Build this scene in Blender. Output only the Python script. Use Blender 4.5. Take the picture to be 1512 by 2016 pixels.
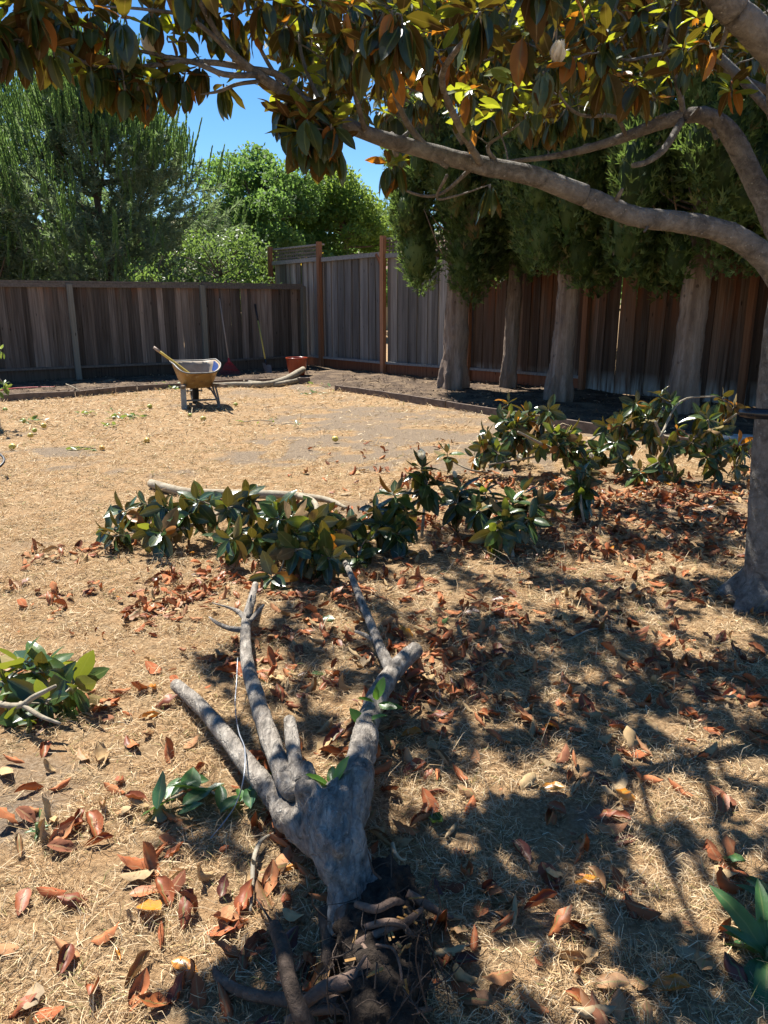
import bpy, math, random
import numpy as np
from mathutils import Vector, Matrix

# ------------------------------------------------------------------ scene, camera, light
scn = bpy.context.scene
for o in list(bpy.data.objects): bpy.data.objects.remove(o)
col = scn.collection
R = math.radians
F_PX = 1514.0; PITCH = R(15.4); CAM_H = 1.5
cam_d = bpy.data.cameras.new('camera'); cam = bpy.data.objects.new('camera', cam_d); col.objects.link(cam)
cam_d.sensor_fit = 'VERTICAL'; cam_d.sensor_height = 24.0; cam_d.lens = 24.0 * F_PX / 2016.0
cam_d.clip_start = 0.05; cam_d.clip_end = 3000
cam.location = (0, 0, CAM_H); cam.rotation_euler = (R(90) - PITCH, 0, 0)
scn.camera = cam

SUN_AZ = R(-33); SUN_EL = R(58)
SUNV = Vector((math.sin(SUN_AZ) * math.cos(SUN_EL), math.cos(SUN_AZ) * math.cos(SUN_EL), math.sin(SUN_EL)))
w = bpy.data.worlds.new('World'); scn.world = w; w.use_nodes = True
nt = w.node_tree; nt.nodes.clear()
sky = nt.nodes.new('ShaderNodeTexSky'); sky.sky_type = 'NISHITA'; sky.sun_disc = False
sky.sun_elevation = SUN_EL; sky.sun_rotation = SUN_AZ; sky.altitude = 600; sky.air_density = 1.0; sky.dust_density = 0.0; sky.ozone_density = 5.0
bg = nt.nodes.new('ShaderNodeBackground'); bg.inputs[1].default_value = 0.06
wo = nt.nodes.new('ShaderNodeOutputWorld')
hsv = nt.nodes.new('ShaderNodeHueSaturation'); hsv.inputs['Saturation'].default_value = 1.2
nt.links.new(sky.outputs[0], hsv.inputs['Color']); nt.links.new(hsv.outputs[0], bg.inputs[0]); nt.links.new(bg.outputs[0], wo.inputs[0])
sl = bpy.data.lights.new('sun', 'SUN'); sl.energy = 5.0; sl.angle = R(0.5); sl.color = (1.0, 0.95, 0.87)
so = bpy.data.objects.new('sun', sl); col.objects.link(so); so.location = (-6, 9, 14)
so.rotation_euler = SUNV.to_track_quat('Z', 'Y').to_euler()
scn.view_settings.view_transform = 'Standard'; scn.view_settings.look = 'None'
scn.view_settings.exposure = 1.42; scn.view_settings.gamma = 1.0
scn.view_settings.use_curve_mapping = False

# ------------------------------------------------------------------ helpers
_c, _s = math.cos(PITCH), math.sin(PITCH)
def ray(x, y):
    u = (x - 756) / F_PX; v = -(y - 1008) / F_PX
    return np.array((u, _c + v * _s, -_s + v * _c))
def G(x, y, z=0.0):                      # pixel -> point at height z
    d = ray(x, y); t = (z - CAM_H) / d[2]; return np.array((d[0] * t, d[1] * t, z))
def D(x, y, Y):                          # pixel -> point at distance Y
    d = ray(x, y); t = Y / d[1]; return np.array((d[0] * t, Y, CAM_H + d[2] * t))
def project(p):
    x, y, z = p[0], p[1], p[2] - CAM_H
    fw = y * _c - z * _s; up = y * _s + z * _c
    if fw < 0.05: return None
    return (756 + F_PX * x / fw, 1008 - F_PX * up / fw, fw)
def nrm(v):
    v = np.asarray(v, float); return v / max(1e-9, np.linalg.norm(v))
def inpoly(x, y, P):
    c = False; j = len(P) - 1
    for i in range(len(P)):
        xi, yi = P[i]; xj, yj = P[j]
        if (yi > y) != (yj > y) and x < (xj - xi) * (y - yi) / (yj - yi) + xi: c = not c
        j = i
    return c
def _hash(i, j, k):
    n = (i * 374761393 + j * 668265263 + k * 2147483647) & 0xffffffff
    n = ((n ^ (n >> 13)) * 1274126177) & 0xffffffff
    return ((n ^ (n >> 16)) & 0xffff) / 65535.0
def vnoise(P):                           # value noise 0..1, P (n,3)
    P = np.asarray(P, float); I = np.floor(P).astype(np.int64); f = P - I; f = f * f * (3 - 2 * f); r = 0
    for dx in (0, 1):
        for dy in (0, 1):
            for dz in (0, 1):
                wgt = (f[:, 0] if dx else 1 - f[:, 0]) * (f[:, 1] if dy else 1 - f[:, 1]) * (f[:, 2] if dz else 1 - f[:, 2])
                r = r + wgt * _hash(I[:, 0] + dx, I[:, 1] + dy, I[:, 2] + dz)
    return r
def fbm(P, o=3):
    P = np.asarray(P, float); r = 0; a = 0.5
    for i in range(o):
        r = r + a * vnoise(P * 2 ** i + 17.3 * i); a *= 0.5
    return r / (1 - 0.5 ** o)
def mesh_np(name, V, polys, mats, mi=None, rnd=None, smooth=True, attrs=None):
    me = bpy.data.meshes.new(name)
    V = np.asarray(V, np.float32)
    polys = [np.asarray(p, np.int32) for p in polys if len(p)]
    loops = np.concatenate([p.ravel() for p in polys]); tot = np.concatenate([np.full(len(p), p.shape[1], np.int32) for p in polys])
    st = np.concatenate(([0], np.cumsum(tot)[:-1])).astype(np.int32)
    me.vertices.add(len(V)); me.vertices.foreach_set('co', V.ravel())
    me.loops.add(len(loops)); me.loops.foreach_set('vertex_index', loops)
    me.polygons.add(len(tot)); me.polygons.foreach_set('loop_start', st); me.polygons.foreach_set('loop_total', tot)
    if mi is not None: me.polygons.foreach_set('material_index', np.asarray(mi, np.int32))
    me.polygons.foreach_set('use_smooth', np.full(len(tot), smooth, bool))
    for m in (mats if isinstance(mats, (list, tuple)) else [mats]): me.materials.append(m)
    if rnd is not None:
        a = me.attributes.new('rnd', 'FLOAT', 'POINT'); a.data.foreach_set('value', np.asarray(rnd, np.float32))
    for k, v in (attrs or {}).items():
        a = me.attributes.new(k, 'FLOAT', 'POINT'); a.data.foreach_set('value', np.asarray(v, np.float32))
    me.update(calc_edges=True); me.validate()
    return me
def add(name, me, parent=None, loc=None, world=False):
    o = bpy.data.objects.new(name, me); col.objects.link(o)
    if parent is not None:
        o.parent = parent
        if loc is not None: o.location = Vector(loc) - parent.location
        elif world: o.location = -parent.location
    elif loc is not None: o.location = loc
    return o
def tag(o, label=None, cat=None, group=None, kind=None):
    if label: o['label'] = label
    if cat: o['category'] = cat
    if group: o['group'] = group
    if kind: o['kind'] = kind
    return o
def thing(name, loc, label, cat, group=None):
    return tag(add(name, None, loc=tuple(float(v) for v in loc)), label, cat, group)
class MB:
    """collects pieces; all coordinates world"""
    def __init__(s): s.V = []; s.Q = []; s.T = []; s.n = 0; s.r = []
    def put(s, V, Q=None, T=None, rnd=0.5):
        V = np.asarray(V, float)
        if Q is not None and len(Q): s.Q.append(np.asarray(Q, int) + s.n)
        if T is not None and len(T): s.T.append(np.asarray(T, int) + s.n)
        s.V.append(V); s.r.append(np.full(len(V), rnd)); s.n += len(V)
    def box(s, c, sz, ax=None, rnd=.5):
        B = np.array([[x, y, z] for x in (-.5, .5) for y in (-.5, .5) for z in (-.5, .5)]) * np.asarray(sz)
        if ax is not None: B = B @ np.asarray(ax)          # rows = axes
        s.put(B + np.asarray(c), [[0, 1, 3, 2], [4, 6, 7, 5], [0, 4, 5, 1], [2, 3, 7, 6], [0, 2, 6, 4], [1, 5, 7, 3]], rnd=rnd)
    def tube(s, pts, rad, n=8, sm=4, cap=True, bump=0.0, bs=8.0, flat=1.0, rnd=.5):
        V, Q, T = tube(pts, rad, n, sm, cap, bump, bs, flat); s.put(V, Q, T, rnd)
    def bar(s, a, b, w_, h_, up=(0, 0, 1)):
        a = np.asarray(a, float); b = np.asarray(b, float); y = nrm(b - a); x = nrm(np.cross(y, up)); z = np.cross(x, y)
        s.box((a + b) / 2, (w_, np.linalg.norm(b - a), h_), np.array([x, y, z]))
    def obj(s, name, mat, parent=None, smooth=True, kind=None):
        V = np.concatenate(s.V); base = np.array(parent.location) if parent is not None else np.zeros(3)
        me = mesh_np(name, V - base, ([np.concatenate(s.Q)] if s.Q else []) + ([np.concatenate(s.T)] if s.T else []), mat, rnd=np.concatenate(s.r), smooth=smooth)
        o = add(name, me, parent)
        if kind: o['kind'] = kind
        return o
def spline(P, sub):
    P = np.asarray(P, float); n = len(P)
    if sub <= 1 or n < 3: return P
    E = np.vstack([2 * P[0] - P[1], P, 2 * P[-1] - P[-2]]); out = []
    for i in range(n - 1):
        a, b, c, d = E[i:i + 4]
        for k in range(sub):
            t = k / sub
            out.append(.5 * ((2 * b) + (c - a) * t + (2 * a - 5 * b + 4 * c - d) * t * t + (3 * b - a - 3 * c + d) * t ** 3))
    out.append(P[-1]); return np.array(out)
def tube(pts, rad, n=8, sub=4, cap=True, bump=0.0, bs=8.0, flat=1.0):
    pts = np.asarray(pts, float); rad = np.asarray(rad, float)
    if rad.ndim == 0: rad = np.full(len(pts), float(rad))
    C = spline(np.column_stack([pts, rad]), sub); P = C[:, :3]; r = np.maximum(C[:, 3], 1e-4)
    m = len(P); T = np.gradient(P, axis=0); T /= np.maximum(1e-9, np.linalg.norm(T, axis=1))[:, None]
    up = np.array((0, 0, 1.0)) if abs(T[0][2]) < .9 else np.array((1.0, 0, 0))
    u = nrm(np.cross(T[0], up)); V = []
    ang = np.linspace(0, 2 * np.pi, n, endpoint=False)
    for i in range(m):
        u = nrm(u - np.dot(u, T[i]) * T[i]); v = np.cross(T[i], u)
        V.append(P[i] + r[i] * (np.cos(ang)[:, None] * u + np.sin(ang)[:, None] * v * flat))
    V = np.concatenate(V)
    if bump:
        cen = np.repeat(P, n, 0); d = V - cen
        V = cen + d * (1 + bump * (fbm(V * bs, 2) - .5) * 2)[:, None]
    i = np.arange(m - 1)[:, None] * n; j = np.arange(n)[None]; k = (j + 1) % n
    Q = np.stack([i + j, i + k, i + n + k, i + n + j], -1).reshape(-1, 4); Tr = []
    if cap:
        V = np.vstack([V, P[0], P[-1]]); a = m * n
        Tr = [[a, (q + 1) % n, q] for q in range(n)] + [[a + 1, (m - 1) * n + q, (m - 1) * n + (q + 1) % n] for q in range(n)]
    return V, Q, Tr
def join_inst(tv, tq, M, L):             # template verts, quads, (n,3,3), (n,3)
    M = np.asarray(M); L = np.asarray(L); n = len(L); m = len(tv)
    V = np.einsum('nij,mj->nmi', M, tv) + L[:, None, :]
    Q = tq[None] + (np.arange(n) * m)[:, None, None]
    return V.reshape(-1, 3), Q.reshape(-1, tq.shape[1])
def basis(d, n):                         # columns x, y=d, z~n
    y = nrm(d); z = np.asarray(n, float); z = z - np.dot(z, y) * y
    if np.linalg.norm(z) < 1e-4: z = np.cross(y, (1, 0, .3))
    z = nrm(z); x = np.cross(y, z); return np.column_stack([x, y, z])
def rand_rot(rng, n):
    q = rng.normal(size=(n, 4)); q /= np.linalg.norm(q, axis=1)[:, None]; a, b, c, d = q.T
    return np.stack([np.stack([1 - 2 * (c * c + d * d), 2 * (b * c - a * d), 2 * (b * d + a * c)], -1),
                     np.stack([2 * (b * c + a * d), 1 - 2 * (b * b + d * d), 2 * (c * d - a * b)], -1),
                     np.stack([2 * (b * d - a * c), 2 * (c * d + a * b), 1 - 2 * (b * b + c * c)], -1)], 1)
def set_m(o, M, L, parent=None):
    b = np.array(parent.location) if parent is not None else np.zeros(3)
    X = Matrix.Identity(4)
    for i in range(3):
        for j in range(3): X[i][j] = float(M[i, j])
        X[i][3] = float(L[i] - b[i])
    o.matrix_local = X

# ------------------------------------------------------------------ materials
class NT:
    def __init__(s, name):
        s.m = bpy.data.materials.new(name); s.m.use_nodes = True; s.t = s.m.node_tree; s.t.nodes.clear()
        s.out = s.t.nodes.new('ShaderNodeOutputMaterial')
    def n(s, ty, **k):
        nd = s.t.nodes.new('ShaderNode' + ty)
        for a, b in k.items(): setattr(nd, a, b)
        return nd
    def l(s, a, b): s.t.links.new(a, b)
    def val(s, sock, v):
        if hasattr(v, 'is_output') or isinstance(v, bpy.types.NodeSocket): s.l(v, sock)
        else: sock.default_value = v
    def math(s, op, a, b=0.0, clamp=False):
        m = s.n('Math', operation=op); m.use_clamp = clamp; s.val(m.inputs[0], a); s.val(m.inputs[1], b); return m.outputs[0]
    def mix(s, f, a, b, mode='MIX'):
        m = s.n('MixRGB', blend_type=mode); s.val(m.inputs[0], f)
        for i, v in ((1, a), (2, b)):
            if isinstance(v, tuple): v = (*v, 1) if len(v) == 3 else v
            s.val(m.inputs[i], v)
        return m.outputs[0]
    def noise(s, vec, scale, detail=4, rough=.55, dist=0.0):
        t = s.n('TexNoise'); s.l(vec, t.inputs['Vector']); t.inputs['Scale'].default_value = scale
        t.inputs['Detail'].default_value = detail; t.inputs['Roughness'].default_value = rough; t.inputs['Distortion'].default_value = dist
        return t.outputs['Fac']
    def ramp(s, fac, stops, interp='LINEAR'):
        r = s.n('ValToRGB'); s.l(fac, r.inputs[0]); e = r.color_ramp.elements; r.color_ramp.interpolation = interp
        while len(e) < len(stops): e.new(0.5)
        for i, (p, c) in enumerate(stops):
            e[i].position = p; e[i].color = (*c, 1) if isinstance(c, tuple) else (c, c, c, 1)
        return r.outputs[0]
    def maprange(s, v, a, b, c=0.0, d=1.0):
        m = s.n('MapRange'); s.l(v, m.inputs[0])
        for i, x in enumerate((a, b, c, d)): m.inputs[i + 1].default_value = x
        return m.outputs[0]
    def mapping(s, vec, scale, off=None):
        m = s.n('Mapping'); s.l(vec, m.inputs[0]); m.inputs['Scale'].default_value = scale
        if off is not None: s.l(off, m.inputs['Location'])
        return m.outputs[0]
    def bump(s, h, strength=.5, dist=.01):
        b = s.n('Bump'); s.l(h, b.inputs['Height']); b.inputs['Strength'].default_value = strength; b.inputs['Distance'].default_value = dist
        return b.outputs[0]
    def princ(s, colr, rough=.8, spec=.3, nrm_=None, metal=0.0):
        p = s.n('BsdfPrincipled')
        if isinstance(colr, tuple): colr = (*colr, 1)
        s.val(p.inputs['Base Color'], colr); s.val(p.inputs['Roughness'], rough); p.inputs['Specular IOR Level'].default_value = spec
        p.inputs['Metallic'].default_value = metal
        if nrm_ is not None: s.l(nrm_, p.inputs['Normal'])
        return p.outputs[0]
    def done(s, sh): s.l(sh, s.out.inputs[0]); return s.m
    def objc(s): return s.n('TexCoord').outputs['Object']
    def pos(s): return s.n('NewGeometry').outputs['Position']
    def back(s): return s.n('NewGeometry').outputs['Backfacing']
    def rnd(s):
        a = s.n('Attribute', attribute_name='rnd').outputs['Fac']; o = s.n('ObjectInfo').outputs['Random']
        return s.math('FRACT', s.math('ADD', a, o))
    def attr(s, k): return s.n('Attribute', attribute_name=k).outputs['Fac']
    def translucent(s, sh, colr, f):
        t = s.n('BsdfTranslucent')
        if isinstance(colr, tuple): colr = (*colr, 1)
        s.val(t.inputs[0], colr); m = s.n('MixShader'); s.val(m.inputs[0], f); s.l(sh, m.inputs[1]); s.l(t.outputs[0], m.inputs[2]); return m.outputs[0]

def leaf_mat(name, front, back, trans, tf, rough_f=.32, rough_b=.85, spec=.5, vein=True):
    """front/back: list of ramp stops over the per-leaf random value"""
    k = NT(name); r = k.rnd(); oc = k.objc()
    n = k.noise(k.pos(), 45, 3)
    cf = k.mix(k.maprange(n, .3, .7), k.ramp(r, front), k.ramp(r, [(p, tuple(x * .72 for x in c)) for p, c in front]))
    cb = k.mix(k.maprange(n, .3, .7), k.ramp(r, back), k.ramp(r, [(p, tuple(x * .75 for x in c)) for p, c in back]))
    if vein:
        x = k.math('ABSOLUTE', k.attr('across')); mid = k.math('LESS_THAN', x, .09)
        cf = k.mix(k.math('MULTIPLY', mid, .55), cf, (.16, .19, .06)); cb = k.mix(k.math('MULTIPLY', mid, .4), cb, (.34, .24, .12))
    b = k.back(); nb = k.bump(n, .25, .004)
    pf = k.princ(cf, rough_f, spec, nb); pb = k.princ(cb, rough_b, .15, nb)
    mx = k.n('MixShader'); k.l(b, mx.inputs[0]); k.l(pf, mx.inputs[1]); k.l(pb, mx.inputs[2])
    return k.done(k.translucent(mx.outputs[0], trans, tf))
M = {}
M['leaf_old'] = leaf_mat('magnolia_leaf', [(0, (.016, .038, .014)), (.5, (.028, .06, .018)), (1, (.05, .085, .02))],
                         [(0, (.065, .030, .012)), (.5, (.105, .056, .02)), (1, (.09, .08, .028))], (.30, .24, .02), .14, .33)
M['leaf_cut'] = leaf_mat('cut_magnolia_leaf', [(0, (.018, .042, .014)), (.5, (.03, .065, .018)), (1, (.05, .09, .022))],
                         [(0, (.17, .10, .045)), (.5, (.25, .16, .075)), (1, (.16, .13, .055))], (.3, .22, .03), .10, .27)
M['leaf_mid'] = leaf_mat('olive_magnolia_leaf', [(0, (.035, .085, .02)), (1, (.065, .125, .028))],
                         [(0, (.2, .15, .06)), (1, (.26, .22, .1))], (.34, .38, .03), .25, .28)
M['leaf_young'] = leaf_mat('young_magnolia_leaf', [(0, (.05, .10, .02)), (1, (.10, .17, .03))],
                           [(0, (.12, .14, .035)), (1, (.22, .22, .06))], (.42, .45, .025), .45, .38)
M['leaf_rust'] = leaf_mat('yellowing_magnolia_leaf', [(0, (.30, .11, .02)), (1, (.45, .2, .03))],
                          [(0, (.28, .11, .03)), (1, (.36, .16, .04))], (.65, .25, .02), .35, .45)
M['dry_red'] = leaf_mat('dry_red_leaf', [(0, (.15, .042, .02)), (.4, (.27, .075, .028)), (1, (.40, .13, .042))],
                        [(0, (.34, .10, .042)), (.6, (.48, .18, .075)), (1, (.42, .22, .11))], (.4, .1, .02), .08, .5, .9, .35)
M['dry_dark'] = leaf_mat('dry_dark_leaf', [(0, (.08, .024, .016)), (1, (.16, .045, .024))],
                         [(0, (.16, .055, .03)), (1, (.24, .1, .055))], (.3, .07, .02), .06, .45, .9, .4)
M['dry_tan'] = leaf_mat('dry_tan_leaf', [(0, (.26, .12, .05)), (1, (.38, .22, .1))],
                        [(0, (.40, .26, .13)), (.6, (.47, .33, .17)), (1, (.3, .23, .15))], (.4, .22, .08), .08, .6, .9, .3)
M['dry_orange'] = leaf_mat('dry_orange_leaf', [(0, (.5, .17, .02)), (1, (.62, .26, .03))],
                           [(0, (.4, .16, .04)), (1, (.45, .2, .06))], (.6, .22, .02), .12, .3, .8, .5)
M['herb'] = leaf_mat('herb_leaf', [(0, (.035, .10, .035)), (1, (.06, .15, .04))],
                     [(0, (.08, .14, .05)), (1, (.11, .17, .06))], (.15, .3, .03), .25, .4)
M['sprout'] = leaf_mat('sprout_leaf', [(0, (.08, .2, .03)), (1, (.13, .28, .045))], [(0, (.12, .22, .05)), (1, (.16, .28, .07))], (.3, .55, .05), .35, .35)
M['citrus'] = leaf_mat('citrus_leaf', [(0, (.06, .13, .03)), (1, (.16, .24, .08))],
                       [(0, (.2, .26, .12)), (1, (.34, .38, .24))], (.3, .4, .05), .25, .4, .8, .4)

def simple(name, c, rough=.6, spec=.4, metal=0.0, var=.25, scale=20.0, bump=.2, bd=.003):
    k = NT(name); n = k.noise(k.objc(), scale, 4)
    cc = k.mix(k.maprange(n, .3, .75), c, tuple(x * (1 - var) for x in c))
    return k.done(k.princ(cc, rough, spec, k.bump(n, bump, bd), metal))
def bark_mat(name, a, b, c, scale=14.0, bump=.6, stretch=(1, 1, 1), fine=70.0, bd=.012, crack=0.0, speck=0.0, speck_c=(.48, .46, .42)):
    k = NT(name); oc = k.mapping(k.objc(), stretch)
    n1 = k.noise(oc, scale, 6, .65, .5); n2 = k.noise(oc, fine, 4, .7); n3 = k.noise(oc, scale * .3, 3)
    cc = k.ramp(n1, [(.3, a), (.52, b), (.72, c)])
    cc = k.mix(k.maprange(n3, .45, .7, 0, .5), cc, c); cc = k.mix(k.maprange(n2, .55, .75, 0, .5), cc, tuple(x * .45 for x in a))
    h = k.math('ADD', n1, k.math('MULTIPLY', n2, .5))
    if crack:
        wv = k.n('Mixed') if False else k.n('VectorMath', operation='ADD'); k.l(oc, wv.inputs[0])
        nn = k.n('TexNoise'); k.l(oc, nn.inputs['Vector']); nn.inputs['Scale'].default_value = crack * .6; sc_ = k.n('VectorMath', operation='SCALE'); k.l(nn.outputs['Color'], sc_.inputs[0]); sc_.inputs['Scale'].default_value = 1.3 / crack
        k.l(sc_.outputs[0], wv.inputs[1])
        vo = k.n('TexVoronoi', feature='DISTANCE_TO_EDGE'); k.l(wv.outputs[0], vo.inputs['Vector']); vo.inputs['Scale'].default_value = crack
        cr = k.math('MULTIPLY', k.maprange(vo.outputs['Distance'], .0, .07, 1, 0), k.maprange(n3, .4, .6, .15, 1)); cc = k.mix(k.math('MULTIPLY', cr, .3), cc, tuple(x * .3 for x in a)); h = k.math('SUBTRACT', h, k.math('MULTIPLY', cr, .2))
    if speck:
        v2 = k.n('TexVoronoi'); k.l(k.objc(), v2.inputs['Vector']); v2.inputs['Scale'].default_value = speck
        sp = k.math('MULTIPLY', k.maprange(v2.outputs['Distance'], .12, .22, 1, 0), k.maprange(k.noise(k.objc(), speck * .35, 2), .5, .62)); cc = k.mix(k.math('MULTIPLY', sp, .7), cc, speck_c); h = k.math('ADD', h, k.math('MULTIPLY', sp, .3))
    return k.done(k.princ(cc, .9, .2, k.bump(h, bump, bd)))
M['bark'] = bark_mat('magnolia_bark', (.075, .066, .058), (.165, .15, .132), (.30, .28, .25), 26, 1.0, (1, 1, 1), 120, .016, 0.0, 42.0)
M['bark_fallen'] = bark_mat('fallen_bark', (.065, .056, .047), (.235, .205, .172), (.44, .40, .34), 30, 1.0, (1.5, .5, 1.5), 100, .016, 17.0, 60.0)
M['bark_tip'] = bark_mat('branch_bark', (.16, .13, .09), (.27, .23, .165), (.36, .32, .25), 18, .5)
M['bark_cyp'] = bark_mat('cypress_bark', (.10, .07, .052), (.215, .16, .122), (.33, .265, .215), 14, 1.0, (1, 1, .11), 60, .03, 0.0, 9.0, (.06, .04, .03))
M['bark_pine'] = bark_mat('pine_bark', (.06, .045, .035), (.12, .09, .07), (.18, .14, .11), 8, .8, (1, 1, .4))
M['root'] = bark_mat('root_bark', (.05, .032, .023), (.12, .08, .058), (.24, .165, .125), 24, .8)
M['root_dark'] = bark_mat('dark_root_bark', (.03, .022, .016), (.065, .046, .034), (.12, .09, .07), 25, .8)
M['soil'] = bark_mat('root_soil', (.012, .009, .007), (.03, .022, .016), (.06, .045, .033), 40, 1.0, (1, 1, 1), 140, .01)
M['torn'] = bark_mat('torn_wood', (.15, .07, .02), (.32, .17, .05), (.45, .3, .14), 30, .8)
M['cutwood'] = simple('cut_wood', (.5, .4, .26), .85, .2, var=.4, scale=60)

def board_mat(name, dark, mid, light, red, redlo, redhi, stain=0.0):
    k = NT(name); oc = k.objc(); r = k.n('ObjectInfo').outputs['Random']
    off = k.n('CombineXYZ'); k.l(k.math('MULTIPLY', r, 91.0), off.inputs[0]); k.l(k.math('MULTIPLY', r, 37.0), off.inputs[2])
    v1 = k.mapping(oc, (38, 38, 1.1), off.outputs[0]); v2 = k.mapping(oc, (9, 9, 1.6), off.outputs[0]); v3 = k.mapping(oc, (110, 110, 2.2), off.outputs[0])
    g1 = k.noise(v1, 1, 5, .6, .6); g2 = k.noise(v2, 1, 3); g3 = k.noise(v3, 1, 3)
    c = k.ramp(g1, [(.28, dark), (.5, mid), (.74, light)])
    c = k.mix(k.maprange(g2, .4, .7, 0, .65), c, mid)
    z = k.n('SeparateXYZ'); k.l(oc, z.inputs[0])
    rm = k.math('MULTIPLY', k.maprange(z.outputs[2], redlo, redhi), k.maprange(g2, .38, .62))
    rr = k.math('FRACT', k.math('MULTIPLY', r, 7.31)); rm = k.math('MULTIPLY', rm, k.maprange(rr, .1, .8, .15, 1))
    c = k.mix(rm, c, red)
    br = k.math('FRACT', k.math('MULTIPLY', r, 13.7)); c = k.mix(1.0, c, k.ramp(br, [(0, .5), (.5, .95), (.9, 1.35), (1, 1.9)]), 'MULTIPLY')
    # knots
    vk = k.mapping(oc, (7.5, 7.5, 2.6), off.outputs[0]); vo = k.n('TexVoronoi'); k.l(vk, vo.inputs['Vector']); vo.inputs['Scale'].default_value = 1.0
    kn = k.maprange(vo.outputs['Distance'], .05, .11, .85, 0); c = k.mix(kn, c, tuple(x * .3 for x in dark))
    if stain:
        st = k.math('MULTIPLY', k.maprange(z.outputs[2], .05, stain, 1, 0), k.maprange(g2, .4, .6)); c = k.mix(st, c, (.42, .4, .36))
    h = k.math('ADD', g1, k.math('MULTIPLY', g3, .6))
    return k.done(k.princ(c, .88, .2, k.bump(h, .5, .006)))
M['board_left'] = board_mat('weathered_brown_board', (.05, .039, .031), (.125, .10, .083), (.225, .19, .16), (.2, .085, .042), 1.05, 1.6)
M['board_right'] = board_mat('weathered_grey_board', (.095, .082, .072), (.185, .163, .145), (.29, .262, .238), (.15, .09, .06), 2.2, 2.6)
M['board_shade'] = board_mat('shaded_red_board', (.055, .035, .025), (.12, .075, .052), (.19, .14, .11), (.26, .085, .03), .7, 1.7, .32)  # weathered red-brown boards, with the shade on this stretch darkened into their colour
M['post_grey'] = board_mat('grey_green_post', (.11, .105, .085), (.19, .18, .15), (.28, .27, .23), (.2, .16, .1), 3, 4)
M['post_red'] = board_mat('redwood_post', (.14, .06, .032), (.235, .105, .055), (.32, .165, .09), (.25, .12, .065), .2, 1.0)
M['kick'] = board_mat('red_kickboard', (.14, .05, .028), (.25, .09, .045), (.33, .15, .08), (.2, .1, .06), .2, 1.0)
M['kick_grey'] = board_mat('dark_kickboard', (.06, .045, .035), (.12, .09, .07), (.17, .14, .115), (.12, .06, .03), .2, 1.0)
M['rail_grey'] = simple('grey_rail', (.30, .285, .27), .9, .2, var=.5, scale=30, bump=.5)
M['rail_dark'] = simple('dark_rail', (.17, .145, .125), .9, .2, var=.5, scale=30, bump=.5)
M['edging'] = simple('edging_wood', (.19, .145, .115), .9, .2, var=.55, scale=14, bump=.5)

# ------------------------------------------------------------------ ground
rng = np.random.default_rng(7)
DIRT = [(700, 822, 170, 26, .85), (560, 872, 120, 18, .65), (950, 905, 150, 30, .85), (300, 932, 100, 15, .55), (480, 905, 90, 14, .65), (150, 1000, 120, 18, .4), (1050, 1290, 120, 30, .4), (700, 1420, 60, 30, .35), (780, 880, 330, 42, .95), (520, 790, 220, 24, .45), (60, 905, 150, 26, .9), (1000, 860, 260, 40, .8), (1180, 1620, 80, 45, .55), (1300, 1690, 110, 36, .5),
        (40, 1630, 120, 60, .75), (20, 1780, 70, 40, .5), (640, 760, 90, 14, .7), (1220, 985, 200, 40, .5), (200, 1620, 60, 40, .25), (900, 800, 140, 30, .5), (1380, 960, 120, 40, .5)]
DG = []
for (px, py, rx, ry, a) in DIRT:
    c0 = G(px, py); DG.append((c0[0], c0[1], abs(G(px + rx, py)[0] - c0[0]), max(.05, abs(G(px, py - ry)[1] - G(px, py + ry)[1]) / 2), a))
def dirt(x, y):
    P = np.column_stack([x, y, np.zeros_like(x)])
    n = fbm(P * .9 + 3.1, 4); n2 = fbm(P * 4.5 + 9.0, 3)
    d = np.clip((n - .6) * 3.5, 0, .5)
    for (cx, cy, rx, ry, a) in DG:
        q = ((x - cx) / rx) ** 2 + ((y - cy) / ry) ** 2
        d = np.maximum(d, a * np.clip(1.5 - q, 0, 1) * np.clip((n2 - .30) * 3.2, 0, 1))
    return np.clip(d + (n2 - .5) * .25, 0, 1)
def gheight(x, y):
    P = np.column_stack([x, y, np.zeros_like(x)])
    return (fbm(P * .8, 2) - .5) * .05 * np.clip((y - 2) / 4, 0, 1) + (fbm(P * 6, 3) - .5) * .022
ys = [-40, -12, -4, -1.5, 0.0, .5]
while ys[-1] < 21: ys.append(ys[-1] + max(.022, .016 * ys[-1]))
ys += [23, 26, 32, 45, 70, 120, 250, 600, 1500]
xs = [-1500, -600, -250, -110, -50, -28, -18, -13] + list(np.arange(-10.5, 10.51, .075)) + [13, 18, 28, 50, 110, 250, 600, 1500]
X, Y = np.meshgrid(np.array(xs), np.array(ys)); gx, gy = X.ravel(), Y.ravel()
near = (np.abs(gx) < 11) & (gy > -.1) & (gy < 22)
gz = np.where(near, gheight(gx, gy), -.01); dm = dirt(gx, gy)
nx, ny = len(xs), len(ys); I = (np.arange(ny - 1)[:, None] * nx + np.arange(nx - 1)[None]).ravel()
k = NT('dry_lawn_ground'); p = k.pos(); n1 = k.noise(p, 60, 5, .7); n2 = k.noise(p, 7, 4); n3 = k.noise(p, 300, 3)
straw = k.ramp(n1, [(.32, (.11, .072, .038)), (.52, (.31, .21, .115)), (.72, (.56, .42, .25))])  # dark end of the straw also stands in for shadow between blades
straw = k.mix(k.maprange(n2, .4, .65, 0, .6), straw, (.36, .215, .105))
dirtc = k.ramp(n1, [(.3, (.10, .077, .058)), (.55, (.235, .178, .122)), (.75, (.37, .285, .195))])
cc = k.mix(k.maprange(k.math('ADD', k.attr('dirt'), k.math('MULTIPLY', k.math('SUBTRACT', n1, .5), .6)), .3, .6), straw, dirtc)
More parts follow.
